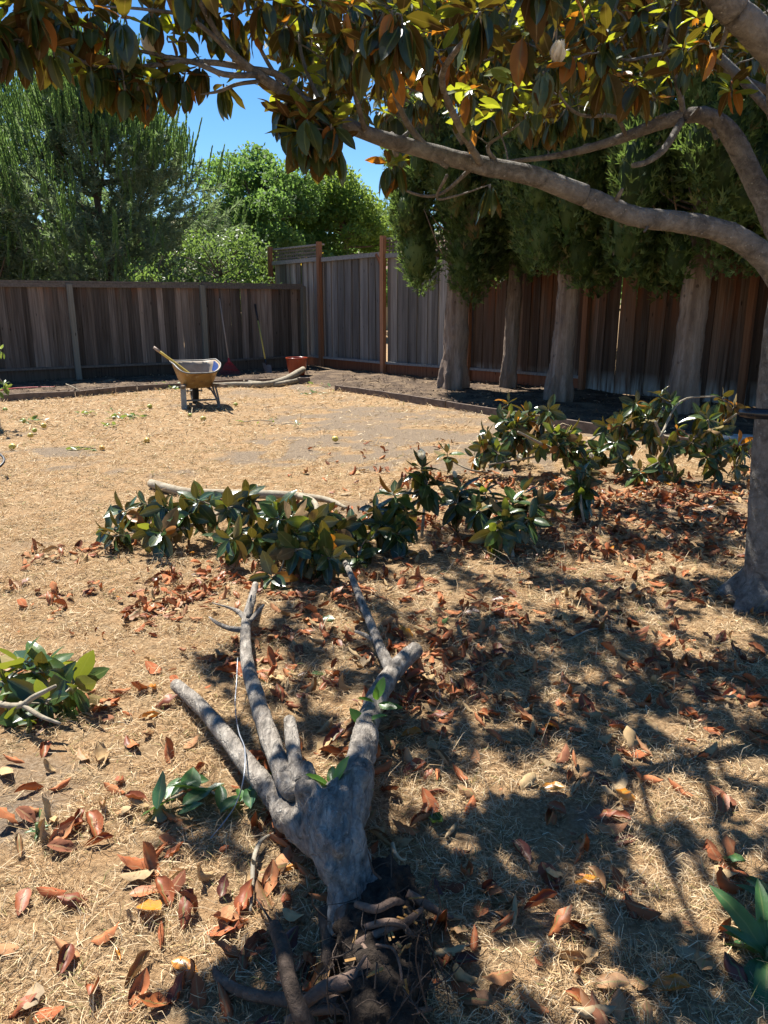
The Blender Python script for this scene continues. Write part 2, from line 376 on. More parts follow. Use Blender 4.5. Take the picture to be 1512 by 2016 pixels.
M['ground'] = k.done(k.princ(cc, .95, .1, k.bump(k.math('ADD', n1, k.math('MULTIPLY', n3, .5)), .9, .02)))
gm = mesh_np('ground', np.column_stack([gx, gy, gz]), [np.column_stack([I, I + 1, I + nx + 1, I + nx])], M['ground'], attrs={'dirt': dm})
tag(add('ground', gm), 'dry straw coloured lawn with bare dirt patches', 'ground', kind='structure')

# mulch beds along the fences
def bed(name, front, back, h, label):
    front = np.array(front, float); back = np.array(back, float); n = 90; m = 26
    def along(P, t):
        d = np.concatenate([[0], np.cumsum(np.linalg.norm(np.diff(P, axis=0), axis=1))]); d /= d[-1]
        return np.column_stack([np.interp(t, d, P[:, 0]), np.interp(t, d, P[:, 1])])
    t = np.linspace(0, 1, n); A = along(front, t); B = along(back, t); V = []
    for j in range(m):
        s = j / (m - 1); p = A * (1 - s) + B * s
        z = .012 + h * min(1, s * 4) + (fbm(np.column_stack([p * 3, np.zeros(n)]), 3) - .5) * .09 * min(1, s * 4)
        V.append(np.column_stack([p, z]))
    V = np.concatenate(V); i = (np.arange(m - 1)[:, None] * n + np.arange(n - 1)[None]).ravel()
    tag(add(name, mesh_np(name, V, [np.column_stack([i, i + 1, i + n + 1, i + n])], M['mulch'])), label, 'bed', kind='structure')
k = NT('mulch'); p = k.pos(); n1 = k.noise(p, 28, 6, .75); n2 = k.noise(p, 3, 3)
cc = k.ramp(n1, [(.3, (.03, .022, .016)), (.5, (.085, .06, .043)), (.68, (.2, .15, .105))]); cc = k.mix(k.maprange(n2, .45, .65, 0, .75), cc, (.23, .165, .105))
M['mulch'] = k.done(k.princ(cc, .95, .1, k.bump(n1, 1.0, .04)))
LA = [(-9.5, 12.55), (-5.8, 14.75), (-3.66, 16.0), (-1.85, 17.72)]          # left fence
RB = [(-2.62, 19.25), (-1.32, 17.5), (.05, 15.95), (1.62, 14.6), (3.33, 12.86), (5.1, 10.95), (6.75, 9.1)]   # right fence
E_L = [G(-260, 812)[:2], G(0, 791)[:2], G(150, 783)[:2], G(270, 771)[:2], G(480, 758)[:2], G(612, 755)[:2]]
E_R = [G(660, 770)[:2], G(880, 803)[:2], G(1250, 866)[:2], G(1520, 908)[:2], G(1900, 985)[:2]]
bed('left_mulch_bed', E_L, [(-10, 12.4)] + LA[1:], .05, 'dark mulch bed at the foot of the brown fence')
bed('right_mulch_bed', [G(612, 755)[:2]] + E_R, [(-1.85, 17.9)] + RB[2:6] + [(7.5, 8.2)], .05, 'mulch bed under the cypress trees')

# ------------------------------------------------------------------ dry grass blades (nobody could count them)
def in_bed(x, y):
    r = np.zeros(len(x), bool)
    el = np.array(E_L); er = np.array(E_R)
    r |= (x < el[-1, 0]) & (y > np.interp(x, el[:, 0], el[:, 1]) - .02)
    r |= (x > er[0, 0]) & (y > np.interp(x, er[:, 0], er[:, 1]) - .02)
    return r
k = NT('dry_grass'); r = k.rnd(); p = k.pos(); n2 = k.noise(p, 5, 3)
cc = k.ramp(r, [(0, (.28, .18, .085)), (.2, (.46, .315, .16)), (.5, (.62, .48, .29)), (.8, (.74, .62, .42)), (.94, (.5, .30, .15)), (.97, (.2, .22, .07)), (1, (.17, .2, .06))])
cc = k.mix(k.maprange(n2, .42, .66, 0, .55), cc, (.5, .32, .155))
M['grass'] = k.done(k.translucent(k.princ(cc, .75, .2), cc, .2))
def grass():
    rg = np.random.default_rng(11); VV = []; QQ = []; RR = []; off = 0
    for (y0, y1, dens, wid, ln) in ((1.05, 2.2, 16000, .0018, .042), (2.2, 3.4, 10000, .0023, .045), (3.4, 5.2, 5200, .0030, .05), (5.2, 8, 2000, .0046, .056), (8, 18, 560, .0090, .065)):
        xm = .56 * y1 + .35; A = 2 * xm * (y1 - y0); n = int(A * dens)
        x = rg.uniform(-xm, xm, n); y = rg.uniform(y0, y1, n)
        ok = (np.abs(x) < .56 * y + .3) & ~in_bed(x, y)
        d = dirt(x, y); cl = fbm(np.column_stack([x * 9, y * 9, np.zeros(n)]), 2)
        ok &= rg.random(n) < np.clip(1.15 - d * 1.5, .06, 1) * np.clip(.25 + (cl - .3) * 2.6, .12, 1)
        x, y, cl = x[ok], y[ok], cl[ok]; n = len(x)
        # blades lean in tuft-wise direction plus scatter
        f = fbm(np.column_stack([x * 14, y * 14, np.full(n, 5.0)]), 2) * 12; a = f + rg.normal(0, 1.3, n)
        L = ln * rg.lognormal(0, .35, n) * (.7 + .6 * cl); el = np.clip(rg.normal(.3, .36, n), -.02, 1.3); W = wid * rg.uniform(.7, 1.4, n)
        dirx, diry = np.cos(a), np.sin(a); z0 = gheight(x, y) - .004 + rg.random(n) * .016
        base = np.column_stack([x, y, z0]); d1 = np.column_stack([dirx * np.cos(el), diry * np.cos(el), np.sin(el)])
        da = rg.normal(0, .8, n); el2 = el - rg.uniform(.1, 1.0, n)
        d2 = np.column_stack([np.cos(a + da) * np.cos(el2), np.sin(a + da) * np.cos(el2), np.sin(el2)])
        m = base + d1 * (L * .5)[:, None]; t = m + d2 * (L * .5)[:, None]; t[:, 2] = np.maximum(t[:, 2], z0 + .002)
        ph = rg.uniform(0, 6.28, n); sd = np.column_stack([-diry * np.cos(ph), dirx * np.cos(ph), np.sin(ph) * .8]) * (W / 2)[:, None]
        V = np.stack([base - sd, base + sd, m + sd * .9, m - sd * .9, t + sd * .25, t - sd * .25], 1).reshape(-1, 3)
        q = np.array([[0, 1, 2, 3], [3, 2, 4, 5]]); Q = (q[None] + (np.arange(n) * 6)[:, None, None]).reshape(-1, 4) + off
        VV.append(V); QQ.append(Q); RR.append(np.repeat(rg.random(n), 6)); off += len(V)
    o = add('dry_grass', mesh_np('dry_grass', np.concatenate(VV), [np.concatenate(QQ)], M['grass'], rnd=np.concatenate(RR), smooth=False))
    tag(o, 'matted pale dead grass covering the lawn', 'grass', kind='stuff')
grass()
# mulch chips on the beds
def chips():
    rg = np.random.default_rng(5); n = 16000; x = rg.uniform(-9, 8, n); y = rg.uniform(7.2, 18, n); ok = in_bed(x, y)
    lf = np.array(LA); rf = np.array(RB); ok &= ~((x < -1.85) & (y > np.interp(x, lf[:, 0], lf[:, 1]) - .05)) & ~((x > -1.85) & (y > np.interp(x, rf[:, 0], rf[:, 1]) - .05))
    x, y = x[ok], y[ok]; n = len(x); t = np.array([[-.5, -.18, 0], [.5, -.12, .1], [.45, .2, .05], [-.4, .15, .12]])
    Mx = rand_rot(rg, n) * np.array([1, 1, .45])[None, :, None] * rg.uniform(.02, .07, n)[:, None, None]
    V, Q = join_inst(t, np.array([[0, 1, 2, 3]]), Mx, np.column_stack([x, y, .075 + rg.random(n) * .02 + (fbm(np.column_stack([x * 3, y * 3, np.zeros(n)]), 3) - .5) * .09]))
    k = NT('mulch_chips'); cc = k.ramp(k.rnd(), [(0, (.03, .02, .015)), (.5, (.10, .07, .05)), (.8, (.22, .15, .1)), (1, (.38, .28, .17))])
    o = add('mulch_chips', mesh_np('mulch_chips', V, [Q], k.done(k.princ(cc, .9, .1)), rnd=np.repeat(rg.random(n), 4), smooth=False))
    tag(o, 'loose bark chips and dry needles on the mulch beds', 'mulch', kind='stuff')
chips()

# ------------------------------------------------------------------ edging boards
def edging(P, labels, grp):
    P = [np.array([*q, 0.]) for q in P]
    for i in range(len(P) - 1):
        a, b = P[i], P[i + 1]; d = nrm(b - a); x = np.cross(d, (0, 0, 1)); L = np.linalg.norm(b - a) - .03
        base = thing('garden_edging_board', (a + b) / 2, labels[i], 'edging board', grp)
        n = max(2, int(L / .25)); rg = np.random.default_rng(100 + i)
        for j in range(1):
            mb = MB(); ts = np.linspace(-L / 2, L / 2, n); V = []
            for t in ts:
                wv = (fbm(np.array([[t * 1.3, i * 3.3, 0]]), 2)[0] - .5) * .05; hh = .105 + (vnoise(np.array([[t * 4, i * 9.1, 2.]]))[0] - .5) * .02
                c = (a + b) / 2 + d * t + x * wv
                V += [c - x * .021 + [0, 0, -.03], c + x * .021 + [0, 0, -.03], c + x * .018 + [0, 0, hh], c - x * .018 + [0, 0, hh]]
            Q = [[q * 4 + e, q * 4 + (e + 1) % 4, q * 4 + 4 + (e + 1) % 4, q * 4 + 4 + e] for q in range(n - 1) for e in range(4)] + [[0, 1, 2, 3], [n * 4 - 1, n * 4 - 2, n * 4 - 3, n * 4 - 4]]
            mb.put(V, Q); mb.obj('plank', M['edging'], base, smooth=False)
        for s_ in (-.46, .46):
            mb = MB(); mb.box((a + b) / 2 + d * L * s_ + x * (-.04) * (1 if P[0][0] > -3 else 1) + [0, 0, .03], (.035, .05, .16), np.array([x, d, (0, 0, 1)])); mb.obj('stake', M['edging'], base, smooth=False)
edging(E_L, ['weathered edging board running out from the white painted trunk', 'low edging board beside the pale citrus trunk and fence post', 'edging board in front of the fence between citrus trunk and wheelbarrow', 'edging board behind the wheelbarrow', 'edging board between the wheelbarrow and the red pot, behind the logs'], 'garden edging boards')
edging(E_R, ['edging board from the bare corner to the thick first cypress', 'edging board in cypress shade behind the leafy cut branches', 'edging board ending behind the standing magnolia trunk', 'edging board beyond the standing magnolia trunk'], 'garden edging boards')

# ------------------------------------------------------------------ fences
def box_mesh(name, sx, sy, sz, mat, taper=0.0, seed=0):
    rg = np.random.default_rng(seed); n = 5; V = []
    for i in range(n):
        z = sz * i / (n - 1); o = rg.normal(0, .002, 2) if 0 < i < n - 1 else np.zeros(2); wv = sx / 2 * (1 + rg.normal(0, .012))
        V += [(-wv + o[0], -sy / 2 + o[1], z), (wv + o[0], -sy / 2 + o[1], z), (wv + o[0], sy / 2 + o[1], z), (-wv + o[0], sy / 2 + o[1], z)]
    Q = [[q * 4 + e, q * 4 + (e + 1) % 4, q * 4 + 4 + (e + 1) % 4, q * 4 + 4 + e] for q in range(n - 1) for e in range(4)] + [[3, 2, 1, 0], [n * 4 - 4, n * 4 - 3, n * 4 - 2, n * 4 - 1]]
    return mesh_np(name, V, [Q], mat, smooth=False)
def run_fence(fence, a, b, board_ms, zb, zt, seed, lean=None, skip_end=0.0, tight=False):
    rg = random.Random(seed); a = np.array([*a, 0.]); b = np.array([*b, 0.]); L = np.linalg.norm(b - a); d = (b - a) / L; nn = np.array((d[1], -d[0], 0))
    ang = math.atan2(d[1], d[0]); s = .03; i = 0
    while s < L - skip_end:
        m = rg.choice(board_ms); wv = m['w']; off = .011 if i % 2 else -.011
        c = a + d * (s + wv / 2) + nn * off
        o = add('board', m, fence, loc=(c[0], c[1], zb + rg.uniform(-.008, .008)))
        tl = lean(s / L) if lean else 0
        o.rotation_euler = (rg.gauss(0, .003), rg.gauss(0, .004) + tl, ang); o.scale = (1, 1, (zt - zb) / m['h'])
        s += wv * (rg.uniform(.80, .97) if tight else (rg.uniform(.86, 1.02) if i % 2 == 0 else rg.uniform(.8, .95))); i += 1
def board_set(mat, h, seed, ws=(.115, .13, .14, .15, .16)):
    r = []
    for i, w_ in enumerate(ws):
        m = box_mesh('fence_board', w_, .018, h, mat, seed=seed + i); m['w'] = w_; m['h'] = h; r.append(m)
    return r
# left fence
lf = thing('wooden_fence', (LA[1][0], LA[1][1], 0), 'long brown board fence with grey posts behind the wheelbarrow', 'fence')
BL = board_set(M['board_left'], 1.52, 10)
for i in range(3):
    run_fence(lf, LA[i], LA[i + 1], BL, .29, 1.80, 40 + i, tight=True)
    a = np.array([*LA[i], 0.]); b = np.array([*LA[i + 1], 0.]); d = nrm(b - a); nn = np.array((d[1], -d[0], 0))
    mb = MB(); mb.bar(a + [0, 0, 1.825], b + [0, 0, 1.825], .13, .035); mb.obj('cap_rail', M['rail_dark'], lf, smooth=False)
    mb = MB(); mb.bar(a + nn * .05 + [0, 0, 1.765], b + nn * .05 + [0, 0, 1.765], .035, .075); mb.obj('top_rail', M['rail_dark'], lf, smooth=False)
    mb = MB(); mb.bar(a + nn * .045 + [0, 0, .285], b + nn * .045 + [0, 0, .285], .07, .04); mb.obj('bottom_rail', M['rail_dark'], lf, smooth=False)
    mb = MB(); mb.bar(a + nn * .015 + [0, 0, .12], b + nn * .015 + [0, 0, .12], .03, .28); mb.obj('kickboard', M['kick_grey'], lf, smooth=False)
PG = box_mesh('fence_post', .095, .095, 1.8, M['post_grey'], seed=3)
for (x, y) in LA[1:]:
    i = LA.index((x, y)); d = nrm(np.array([*LA[i], 0.]) - np.array([*LA[i - 1], 0.])); nn = np.array((d[1], -d[0], 0)); c = np.array((x, y, 0)) + nn * .085
    o = add('post', PG, lf, loc=(c[0], c[1], -.01)); o.rotation_euler = (0, .006 * (i - 2), math.atan2(d[1], d[0]))
# right fence
rf = thing('tall_wooden_fence', (RB[2][0], RB[2][1], 0), 'tall grey board fence with redwood posts and lattice behind the cypresses', 'fence')
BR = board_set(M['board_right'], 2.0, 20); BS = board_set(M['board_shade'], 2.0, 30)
ZT = 2.36
for i in range(len(RB) - 1):
    a = np.array([*RB[i], 0.]); b = np.array([*RB[i + 1], 0.]); d = nrm(b - a); nn = np.array((d[1], -d[0], 0)); L = np.linalg.norm(b - a)
    slump = (i == 1)
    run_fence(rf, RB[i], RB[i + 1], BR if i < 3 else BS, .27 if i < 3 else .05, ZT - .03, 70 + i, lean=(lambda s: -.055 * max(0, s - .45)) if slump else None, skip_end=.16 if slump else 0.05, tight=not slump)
    mb = MB(); e = b - d * (.13 if slump else 0)
    mb.bar(a + nn * .03 + [0, 0, ZT - .02], e + nn * .03 + [0, 0, ZT + (.015 if slump else 0)], .12, .085); mb.obj('top_rail', M['rail_grey'], rf, smooth=False)
    if i < 4:
        mb = MB(); mb.bar(a + nn * .05 + [0, 0, .27], b + nn * .05 + [0, 0, .27], .075, .045); mb.obj('bottom_rail', M['rail_grey'], rf, smooth=False)
        mb = MB(); mb.bar(a + nn * .02 + [0, 0, .11], b + nn * .02 + [0, 0, .11], .03, .28); mb.obj('kickboard', M['kick'], rf, smooth=False)
    if i != 1:                                                       # lattice on top
        mb = MB(); z0, z1 = ZT + .02, ZT + .30
        mb.bar(a + [0, 0, z1], b + [0, 0, z1], .09, .035)
        o = mb.obj('lattice_cap', M['rail_grey'], rf, smooth=False)
        mb = MB()
        for q in np.arange(.08, L - .05, .085): mb.box(a + d * q + [0, 0, (z0 + z1) / 2], (.03, .008, z1 - z0 - .02), np.array([d, nn, (0, 0, 1)]))
        for z in np.arange(z0 + .06, z1 - .02, .075): mb.bar(a + nn * .009 + [0, 0, z], b + nn * .009 + [0, 0, z], .008, .028)
        mb.obj('lattice', M['rail_dark'], rf, smooth=False, kind='stuff')
PR = box_mesh('redwood_post', .09, .09, 2.72, M['post_red'], seed=4)
for i, (x, y) in enumerate(RB):
    d = nrm(np.array([*RB[min(i + 1, len(RB) - 1)], 0.]) - np.array([*RB[max(i - 1, 0)], 0.])); nn = np.array((d[1], -d[0], 0)); c = np.array((x, y, 0)) + nn * .1
    o = add('post', PR, rf, loc=(c[0], c[1], -.01)); o.rotation_euler = (0, 0, math.atan2(d[1], d[0]))
mb = MB(); a = np.array([*RB[2], 0.]); b = np.array([*RB[1], 0.]); d = nrm(b - a); nn = np.array((-d[1], d[0], 0))
mb.bar(a + nn * .1 + d * .05 + [0, 0, ZT - .2], a + nn * .1 + d * .2 + [0, 0, ZT + .02], .04, .04); mb.obj('brace', M['post_red'], rf, smooth=False)

# ------------------------------------------------------------------ leaf templates
def leaf_t(na=4, nl=7, w_=.42, cup=.3, bend=.3, twist=0.0, wav=0.0, seed=0, tipf=1.0):
    rg = np.random.default_rng(seed); t = np.linspace(0, 1, nl + 1); s = np.linspace(-1, 1, na + 1)
    hw = w_ / 2 * np.maximum(.04, np.sin(np.pi * np.clip(t, 0, 1) ** (.85 * tipf)) ** .72); hw[-1] = w_ * .02
    hw[0] = w_ * .035
    V = []; yy = zz = 0.0; pt = 0
    for i, ti in enumerate(t):
        th = bend * ti
        if i: yy += math.cos(th) * (ti - pt); zz -= math.sin(th) * (ti - pt)
        pt = ti; tw = twist * ti; wn = wav * rg.normal(0, 1, na + 1)
        ed = 1 + (rg.uniform(-.22, .1, 2) if wav > .09 and 0 < i < nl else np.zeros(2))
        for j, sj in enumerate(s):
            if abs(cup) > 1e-3:
                a = sj * cup; lx = hw[i] * math.sin(a) / abs(cup) * (1 if cup > 0 else -1); lz = hw[i] * (1 - math.cos(a)) / cup
            else: lx = hw[i] * sj; lz = 0
            lz += wn[j] * hw[i]
            if j == 0: lx *= ed[0]
            if j == na: lx *= ed[1]
            x = lx * math.cos(tw) - lz * math.sin(tw); z = lx * math.sin(tw) + lz * math.cos(tw)
            V.append((x, yy + z * math.sin(th), zz + z * math.cos(th)))
    n = na + 1; Q = np.array([[i * n + j, i * n + j + 1, i * n + n + j + 1, i * n + n + j] for i in range(nl) for j in range(na)])
    return np.array(V), Q, np.tile(s, nl + 1)
HI = [leaf_t(4, 6, .47, .45, .25, 0, .05, 1), leaf_t(4, 6, .50, .3, .5, .2, .06, 2), leaf_t(4, 6, .45, .6, .1, -.25, .06, 3), leaf_t(4, 6, .52, .25, -.2, .1, .05, 4), leaf_t(4, 6, .44, .7, .6, .3, .08, 5)]
LO = [leaf_t(2, 4, .40, .45, .25, 0, 0, 1), leaf_t(2, 4, .44, .3, .5, .2, 0, 2), leaf_t(2, 4, .38, .6, .1, -.25, 0, 3), leaf_t(2, 4, .46, .25, -.2, .1, 0, 4), leaf_t(2, 4, .36, .7, .6, .3, 0, 5)]
DRY = [leaf_t(5, 6, .62, 1.3, .5, .5, .16, 11), leaf_t(5, 6, .62, 2.3, .3, .4, .14, 12), leaf_t(5, 6, .64, -1.5, .8, -.4, .18, 13), leaf_t(5, 6, .54, .5, .4, .2, .10, 14), leaf_t(5, 6, .6, 3.0, -.4, .3, .12, 15), leaf_t(5, 6, .58, .9, -1.0, .8, .18, 16), leaf_t(5, 6, .56, -.8, -.5, -.7, .16, 17), leaf_t(5, 6, .66, 1.8, 1.5, 1.0, .28, 18)]
LONG = [leaf_t(4, 7, .26, .4, .9, .2, .06, 21, 1.0), leaf_t(4, 7, .28, .3, 1.4, -.2, .08, 22), leaf_t(4, 7, .24, .5, .5, .1, .05, 23)]
_lm = {}
def leaf_mesh(fam, i, mat):
    kx = (fam, i, mat)
    if kx not in _lm:
        V, Q, s = {'HI': HI, 'DRY': DRY, 'LONG': LONG, 'LO': LO}[fam][i]
        _lm[kx] = mesh_np('leaf', V, [Q], M[mat], rnd=np.zeros(len(V)), attrs={'across': s})
    return _lm[kx]
def leaf_objs(leaves, parent, fam='HI', name='leaf'):
    for (Mx, L, i, mat) in leaves:
        o = add(name, leaf_mesh(fam, i, mat), parent); set_m(o, Mx, L, parent)
def leaf_stuff(leaves, parent, name, tem=LO, seed=0):
    mats = sorted({q[3] for q in leaves}); rg = np.random.default_rng(seed); VV = []; QQ = []; AC = []; RN = []; MI = []; off = 0
    for i in range(len(tem)):
        for mt in mats:
            S = [q for q in leaves if q[2] % len(tem) == i and q[3] == mt]
            if not S: continue
            V, Q = join_inst(tem[i][0], tem[i][1], np.array([q[0] for q in S]), np.array([q[1] for q in S]))
            VV.append(V); QQ.append(Q + off); AC.append(np.tile(tem[i][2], len(S))); RN.append(np.repeat(rg.random(len(S)), len(tem[i][0]))); MI.append(np.full(len(Q), mats.index(mt))); off += len(V)
    base = np.array(parent.location) if parent is not None else np.zeros(3)
    me = mesh_np(name, np.concatenate(VV) - base, [np.concatenate(QQ)], [M[m] for m in mats], np.concatenate(MI), np.concatenate(RN), True, {'across': np.concatenate(AC)})
    o = add(name, me, parent); o['kind'] = 'stuff'; return o
UP = np.array((0, 0, 1.0))
def rosette(pos, axis, rg, Ln=.12, mode='tree', young=.35, rust=.06, nh=None, nu=None):
    out = []; axis = nrm(axis); pos = np.asarray(pos, float)
    e1 = nrm(np.cross(axis, (0.3, .2, 1) if abs(axis[2]) < .9 else (1, 0, 0))); e2 = np.cross(axis, e1)
    if mode == 'tree':
        nh = rg.integers(5, 9) if nh is None else nh; nu = rg.integers(3, 7) if nu is None else nu; ph = rg.uniform(0, 6.28)
        for q in range(nh):
            a = ph + q * 6.28 / nh + rg.normal(0, .2); o = np.array((math.cos(a), math.sin(a), 0))
            d = nrm(-UP + o * abs(rg.normal(.25, .3)) + rg.normal(0, .12, 3)); n = nrm(o + rg.normal(0, .3, 3))
            out.append((basis(d, n) * Ln * rg.uniform(.85, 1.3), pos + o * .012 - UP * rg.uniform(0, .02), int(rg.integers(5)), 'leaf_rust' if rg.random() < rust else 'leaf_old'))
        for q in range(nu):
            a = ph + q * 6.28 / nu + rg.normal(0, .4); o = np.array((math.cos(a), math.sin(a), 0))
            d = nrm(o + UP * rg.uniform(-.25, .9)); n = nrm(UP + rg.normal(0, .35, 3) - o * .2)
            mt = 'leaf_young' if rg.random() < young else ('leaf_rust' if rg.random() < rust else 'leaf_old')
            out.append((basis(d, n) * Ln * rg.uniform(.7, 1.1), pos + o * .01 + UP * rg.uniform(0, .02), int(rg.integers(5)), mt))
    else:
        nu = rg.integers(8, 12) if nu is None else nu; ph = rg.uniform(0, 6.28)
        for q in range(nu):
            f = q / nu; a = ph + q * 2.4; o = math.cos(a) * e1 + math.sin(a) * e2
            op = .55 + 1.15 * f + rg.normal(0, .18)
            d = nrm(axis * math.cos(op) + o * math.sin(op) - UP * (.12 + .35 * f)); n = nrm(axis * math.sin(op) - o * math.cos(op) + rg.normal(0, .18, 3))
            if pos[2] + d[2] * Ln < .01: d[2] = max(d[2], (.015 - pos[2]) / Ln); d = nrm(d)
            mt = 'leaf_mid' if rg.random() < young else ('leaf_rust' if rg.random() < rust * .5 else 'leaf_cut')
            if rg.random() < .08: n = -n
            out.append((basis(d, n) * Ln * rg.uniform(.75, 1.2) * (.75 + .35 * f), pos - axis * .05 * f + o * .008, int(rg.integers(5)), mt))
    return out
def flower(pos, axis, parent, size=.07, openness=.9, seed=0):
    rg = np.random.default_rng(seed); axis = nrm(axis); e1 = nrm(np.cross(axis, (.2, 1, .3))); e2 = np.cross(axis, e1); mb = MB()
    V0, Q0, _ = leaf_t(4, 5, .75, .9, -.9, 0, .05, 31)
    for ring, (n, op, sc) in enumerate(((5, openness, 1.0), (5, openness * .6, .9))):
        for q in range(n):
            a = q * 6.28 / n + ring * .6 + rg.normal(0, .15); o = math.cos(a) * e1 + math.sin(a) * e2; opq = op + rg.normal(0, .15)
            B = basis(axis * math.cos(opq) + o * math.sin(opq), axis * math.sin(opq) - o * math.cos(opq)) * size * sc
            mb.put(V0 @ B.T + pos, Q0)
    return mb.obj('flower', M['petal'], parent)
k = NT('petal'); M['petal'] = k.done(k.translucent(k.princ((.82, .78, .66), .5, .3), (.8, .74, .55), .3))

def remesh(mb, vox, smooth=8, disp=0.0, ds=9.0, disp2=0.0, ds2=40.0):
    V = np.concatenate(mb.V); me = mesh_np('tmp', V, ([np.concatenate(mb.Q)] if mb.Q else []) + ([np.concatenate(mb.T)] if mb.T else []), [])
    o = add('tmp', me); m = o.modifiers.new('r', 'REMESH'); m.mode = 'VOXEL'; m.voxel_size = vox
    if smooth: s_ = o.modifiers.new('s', 'SMOOTH'); s_.iterations = smooth; s_.factor = .5
    dg = bpy.context.evaluated_depsgraph_get(); r = bpy.data.meshes.new_from_object(o.evaluated_get(dg))
    bpy.data.objects.remove(o); bpy.data.meshes.remove(me)
    n = len(r.vertices); co = np.empty(n * 3); r.vertices.foreach_get('co', co); no = np.empty(n * 3); r.vertices.foreach_get('normal', no)
    co = co.reshape(-1, 3); no = no.reshape(-1, 3)
    co = co + no * ((fbm(co * ds, 3) - .5) * 2 * disp + (fbm(co * ds2, 2) - .5) * 2 * disp2)[:, None]
    r.vertices.foreach_set('co', co.ravel()); r.polygons.foreach_set('use_smooth', np.ones(len(r.polygons), bool)); r.update()
    return r
def remesh_obj(name, mb, mat, parent, **kw):
    me = remesh(mb, **kw); n = len(me.vertices); co = np.empty(n * 3); me.vertices.foreach_get('co', co)
    co = (co.reshape(-1, 3) - np.array(parent.location)).astype(np.float32); me.vertices.foreach_set('co', co.ravel()); me.materials.clear(); me.materials.append(mat); me.update()
    me.name = name; return add(name, me, parent)

# ------------------------------------------------------------------ standing magnolia
tb = G(1524, 1185); TX, TY = float(tb[0]), float(tb[1])
mag = thing('magnolia_tree', (TX, TY, 0), 'standing magnolia with smooth grey trunk and glossy leaves spreading overhead', 'tree')
def T_(px, py, Y): return D(px, py, Y)
trunk_pts = [np.array((TX - .01, TY, -.06)), np.array((TX, TY, .1)), T_(1522, 1080, TY), T_(1536, 830, TY), T_(1560, 620, TY), T_(1600, 420, TY - .05), T_(1650, 200, TY - .1), T_(1690, 0, TY - .1), T_(1700, -200, TY), T_(1680, -500, TY + .2)]
trunk_r = [.20, .165, .13, .115, .112, .105, .10, .09, .07, .05]
mb = MB(); mb.tube(trunk_pts, trunk_r, 20, 6)
for a, L in ((2.6, .27), (3.6, .26), (4.6, .29), (5.6, .26), (.6, .26), (1.5, .26)):      # root flare
    mb.tube([np.array((TX, TY, .22)), np.array((TX + math.cos(a) * L * .55, TY + math.sin(a) * L * .55, .05)), np.array((TX + math.cos(a) * L, TY + math.sin(a) * L, -.05))], [.09, .085, .05], 10, 4)
LIMBS = []            # (points, radii)
l_main = [T_(1570, 600, TY), T_(1518, 520, 3.62), T_(1440, 462, 3.58), T_(1340, 437, 3.55), T_(1245, 425, 3.5), T_(1150, 385, 3.45), T_(1050, 347, 3.4), T_(950, 326, 3.35), T_(850, 300, 3.3), T_(720, 262, 3.2), T_(620, 211, 3.15), T_(545, 172, 3.1), T_(470, 118, 3.0), T_(430, 72, 2.95), T_(405, 25, 2.9), T_(370, -40, 2.8)]
r_main = [.072, .06, .05, .047, .045, .043, .039, .035, .031, .027, .022, .018, .015, .012, .01, .007]
l_up = [T_(1600, 560, TY), T_(1530, 450, 3.75), T_(1483, 350, 3.8), T_(1440, 268, 3.85), T_(1392, 228, 3.85), T_(1345, 228, 3.9), T_(1280, 250, 3.95), T_(1200, 280, 4.0), T_(1100, 306, 4.05), T_(1000, 318, 4.1)]
r_up = [.065, .055, .049, .045, .04, .034, .028, .022, .015, .009]
l_top = [T_(1640, 230, TY - .1), T_(1560, 140, 3.3), T_(1500, 75, 3.2), T_(1445, 20, 3.1), T_(1390, -40, 3.05), T_(1300, -130, 3.0), T_(1150, -230, 3.0), T_(1000, -300, 3.0)]
r_top = [.075, .066, .06, .055, .045, .03, .02, .01]
l_side = [T_(1680, 420, TY), T_(1580, 330, 3.5), T_(1538, 240, 3.4), T_(1532, 150, 3.35), T_(1560, 60, 3.3)]
r_side = [.07, .055, .048, .045, .04]
for p_, r_ in ((l_main[:6], r_main[:6]), (l_up[:6], r_up[:6]), (l_top[:4], r_top[:4]), (l_side, r_side)): mb.tube(p_, r_, 16, 6)
remesh_obj('trunk', mb, M['bark'], mag, vox=.016, smooth=6, disp=.008, ds=8, disp2=.003, ds2=50)
def limb(p_, r_, n=12, sub=6, mat='bark', reg=True, reg2=False):
    r_ = np.asarray(r_) * (.58 if not reg2 else 1.0)
    b = MB(); b.tube(p_, r_, n, sub, bump=.10, bs=14); o = b.obj('branch', M[mat], mag)
    if reg: LIMBS.append(spline(np.column_stack([p_, r_]), 5))
    return o
limb(l_main[5:], r_main[5:], 14, reg2=True); limb(l_up[5:], r_up[5:], reg2=True); limb(l_top[3:], r_top[3:], reg2=True)
LIMBS.append(spline(np.column_stack([l_main[:6], r_main[:6]]), 4)); LIMBS.append(spline(np.column_stack([trunk_pts[5:], trunk_r[5:]]), 4))
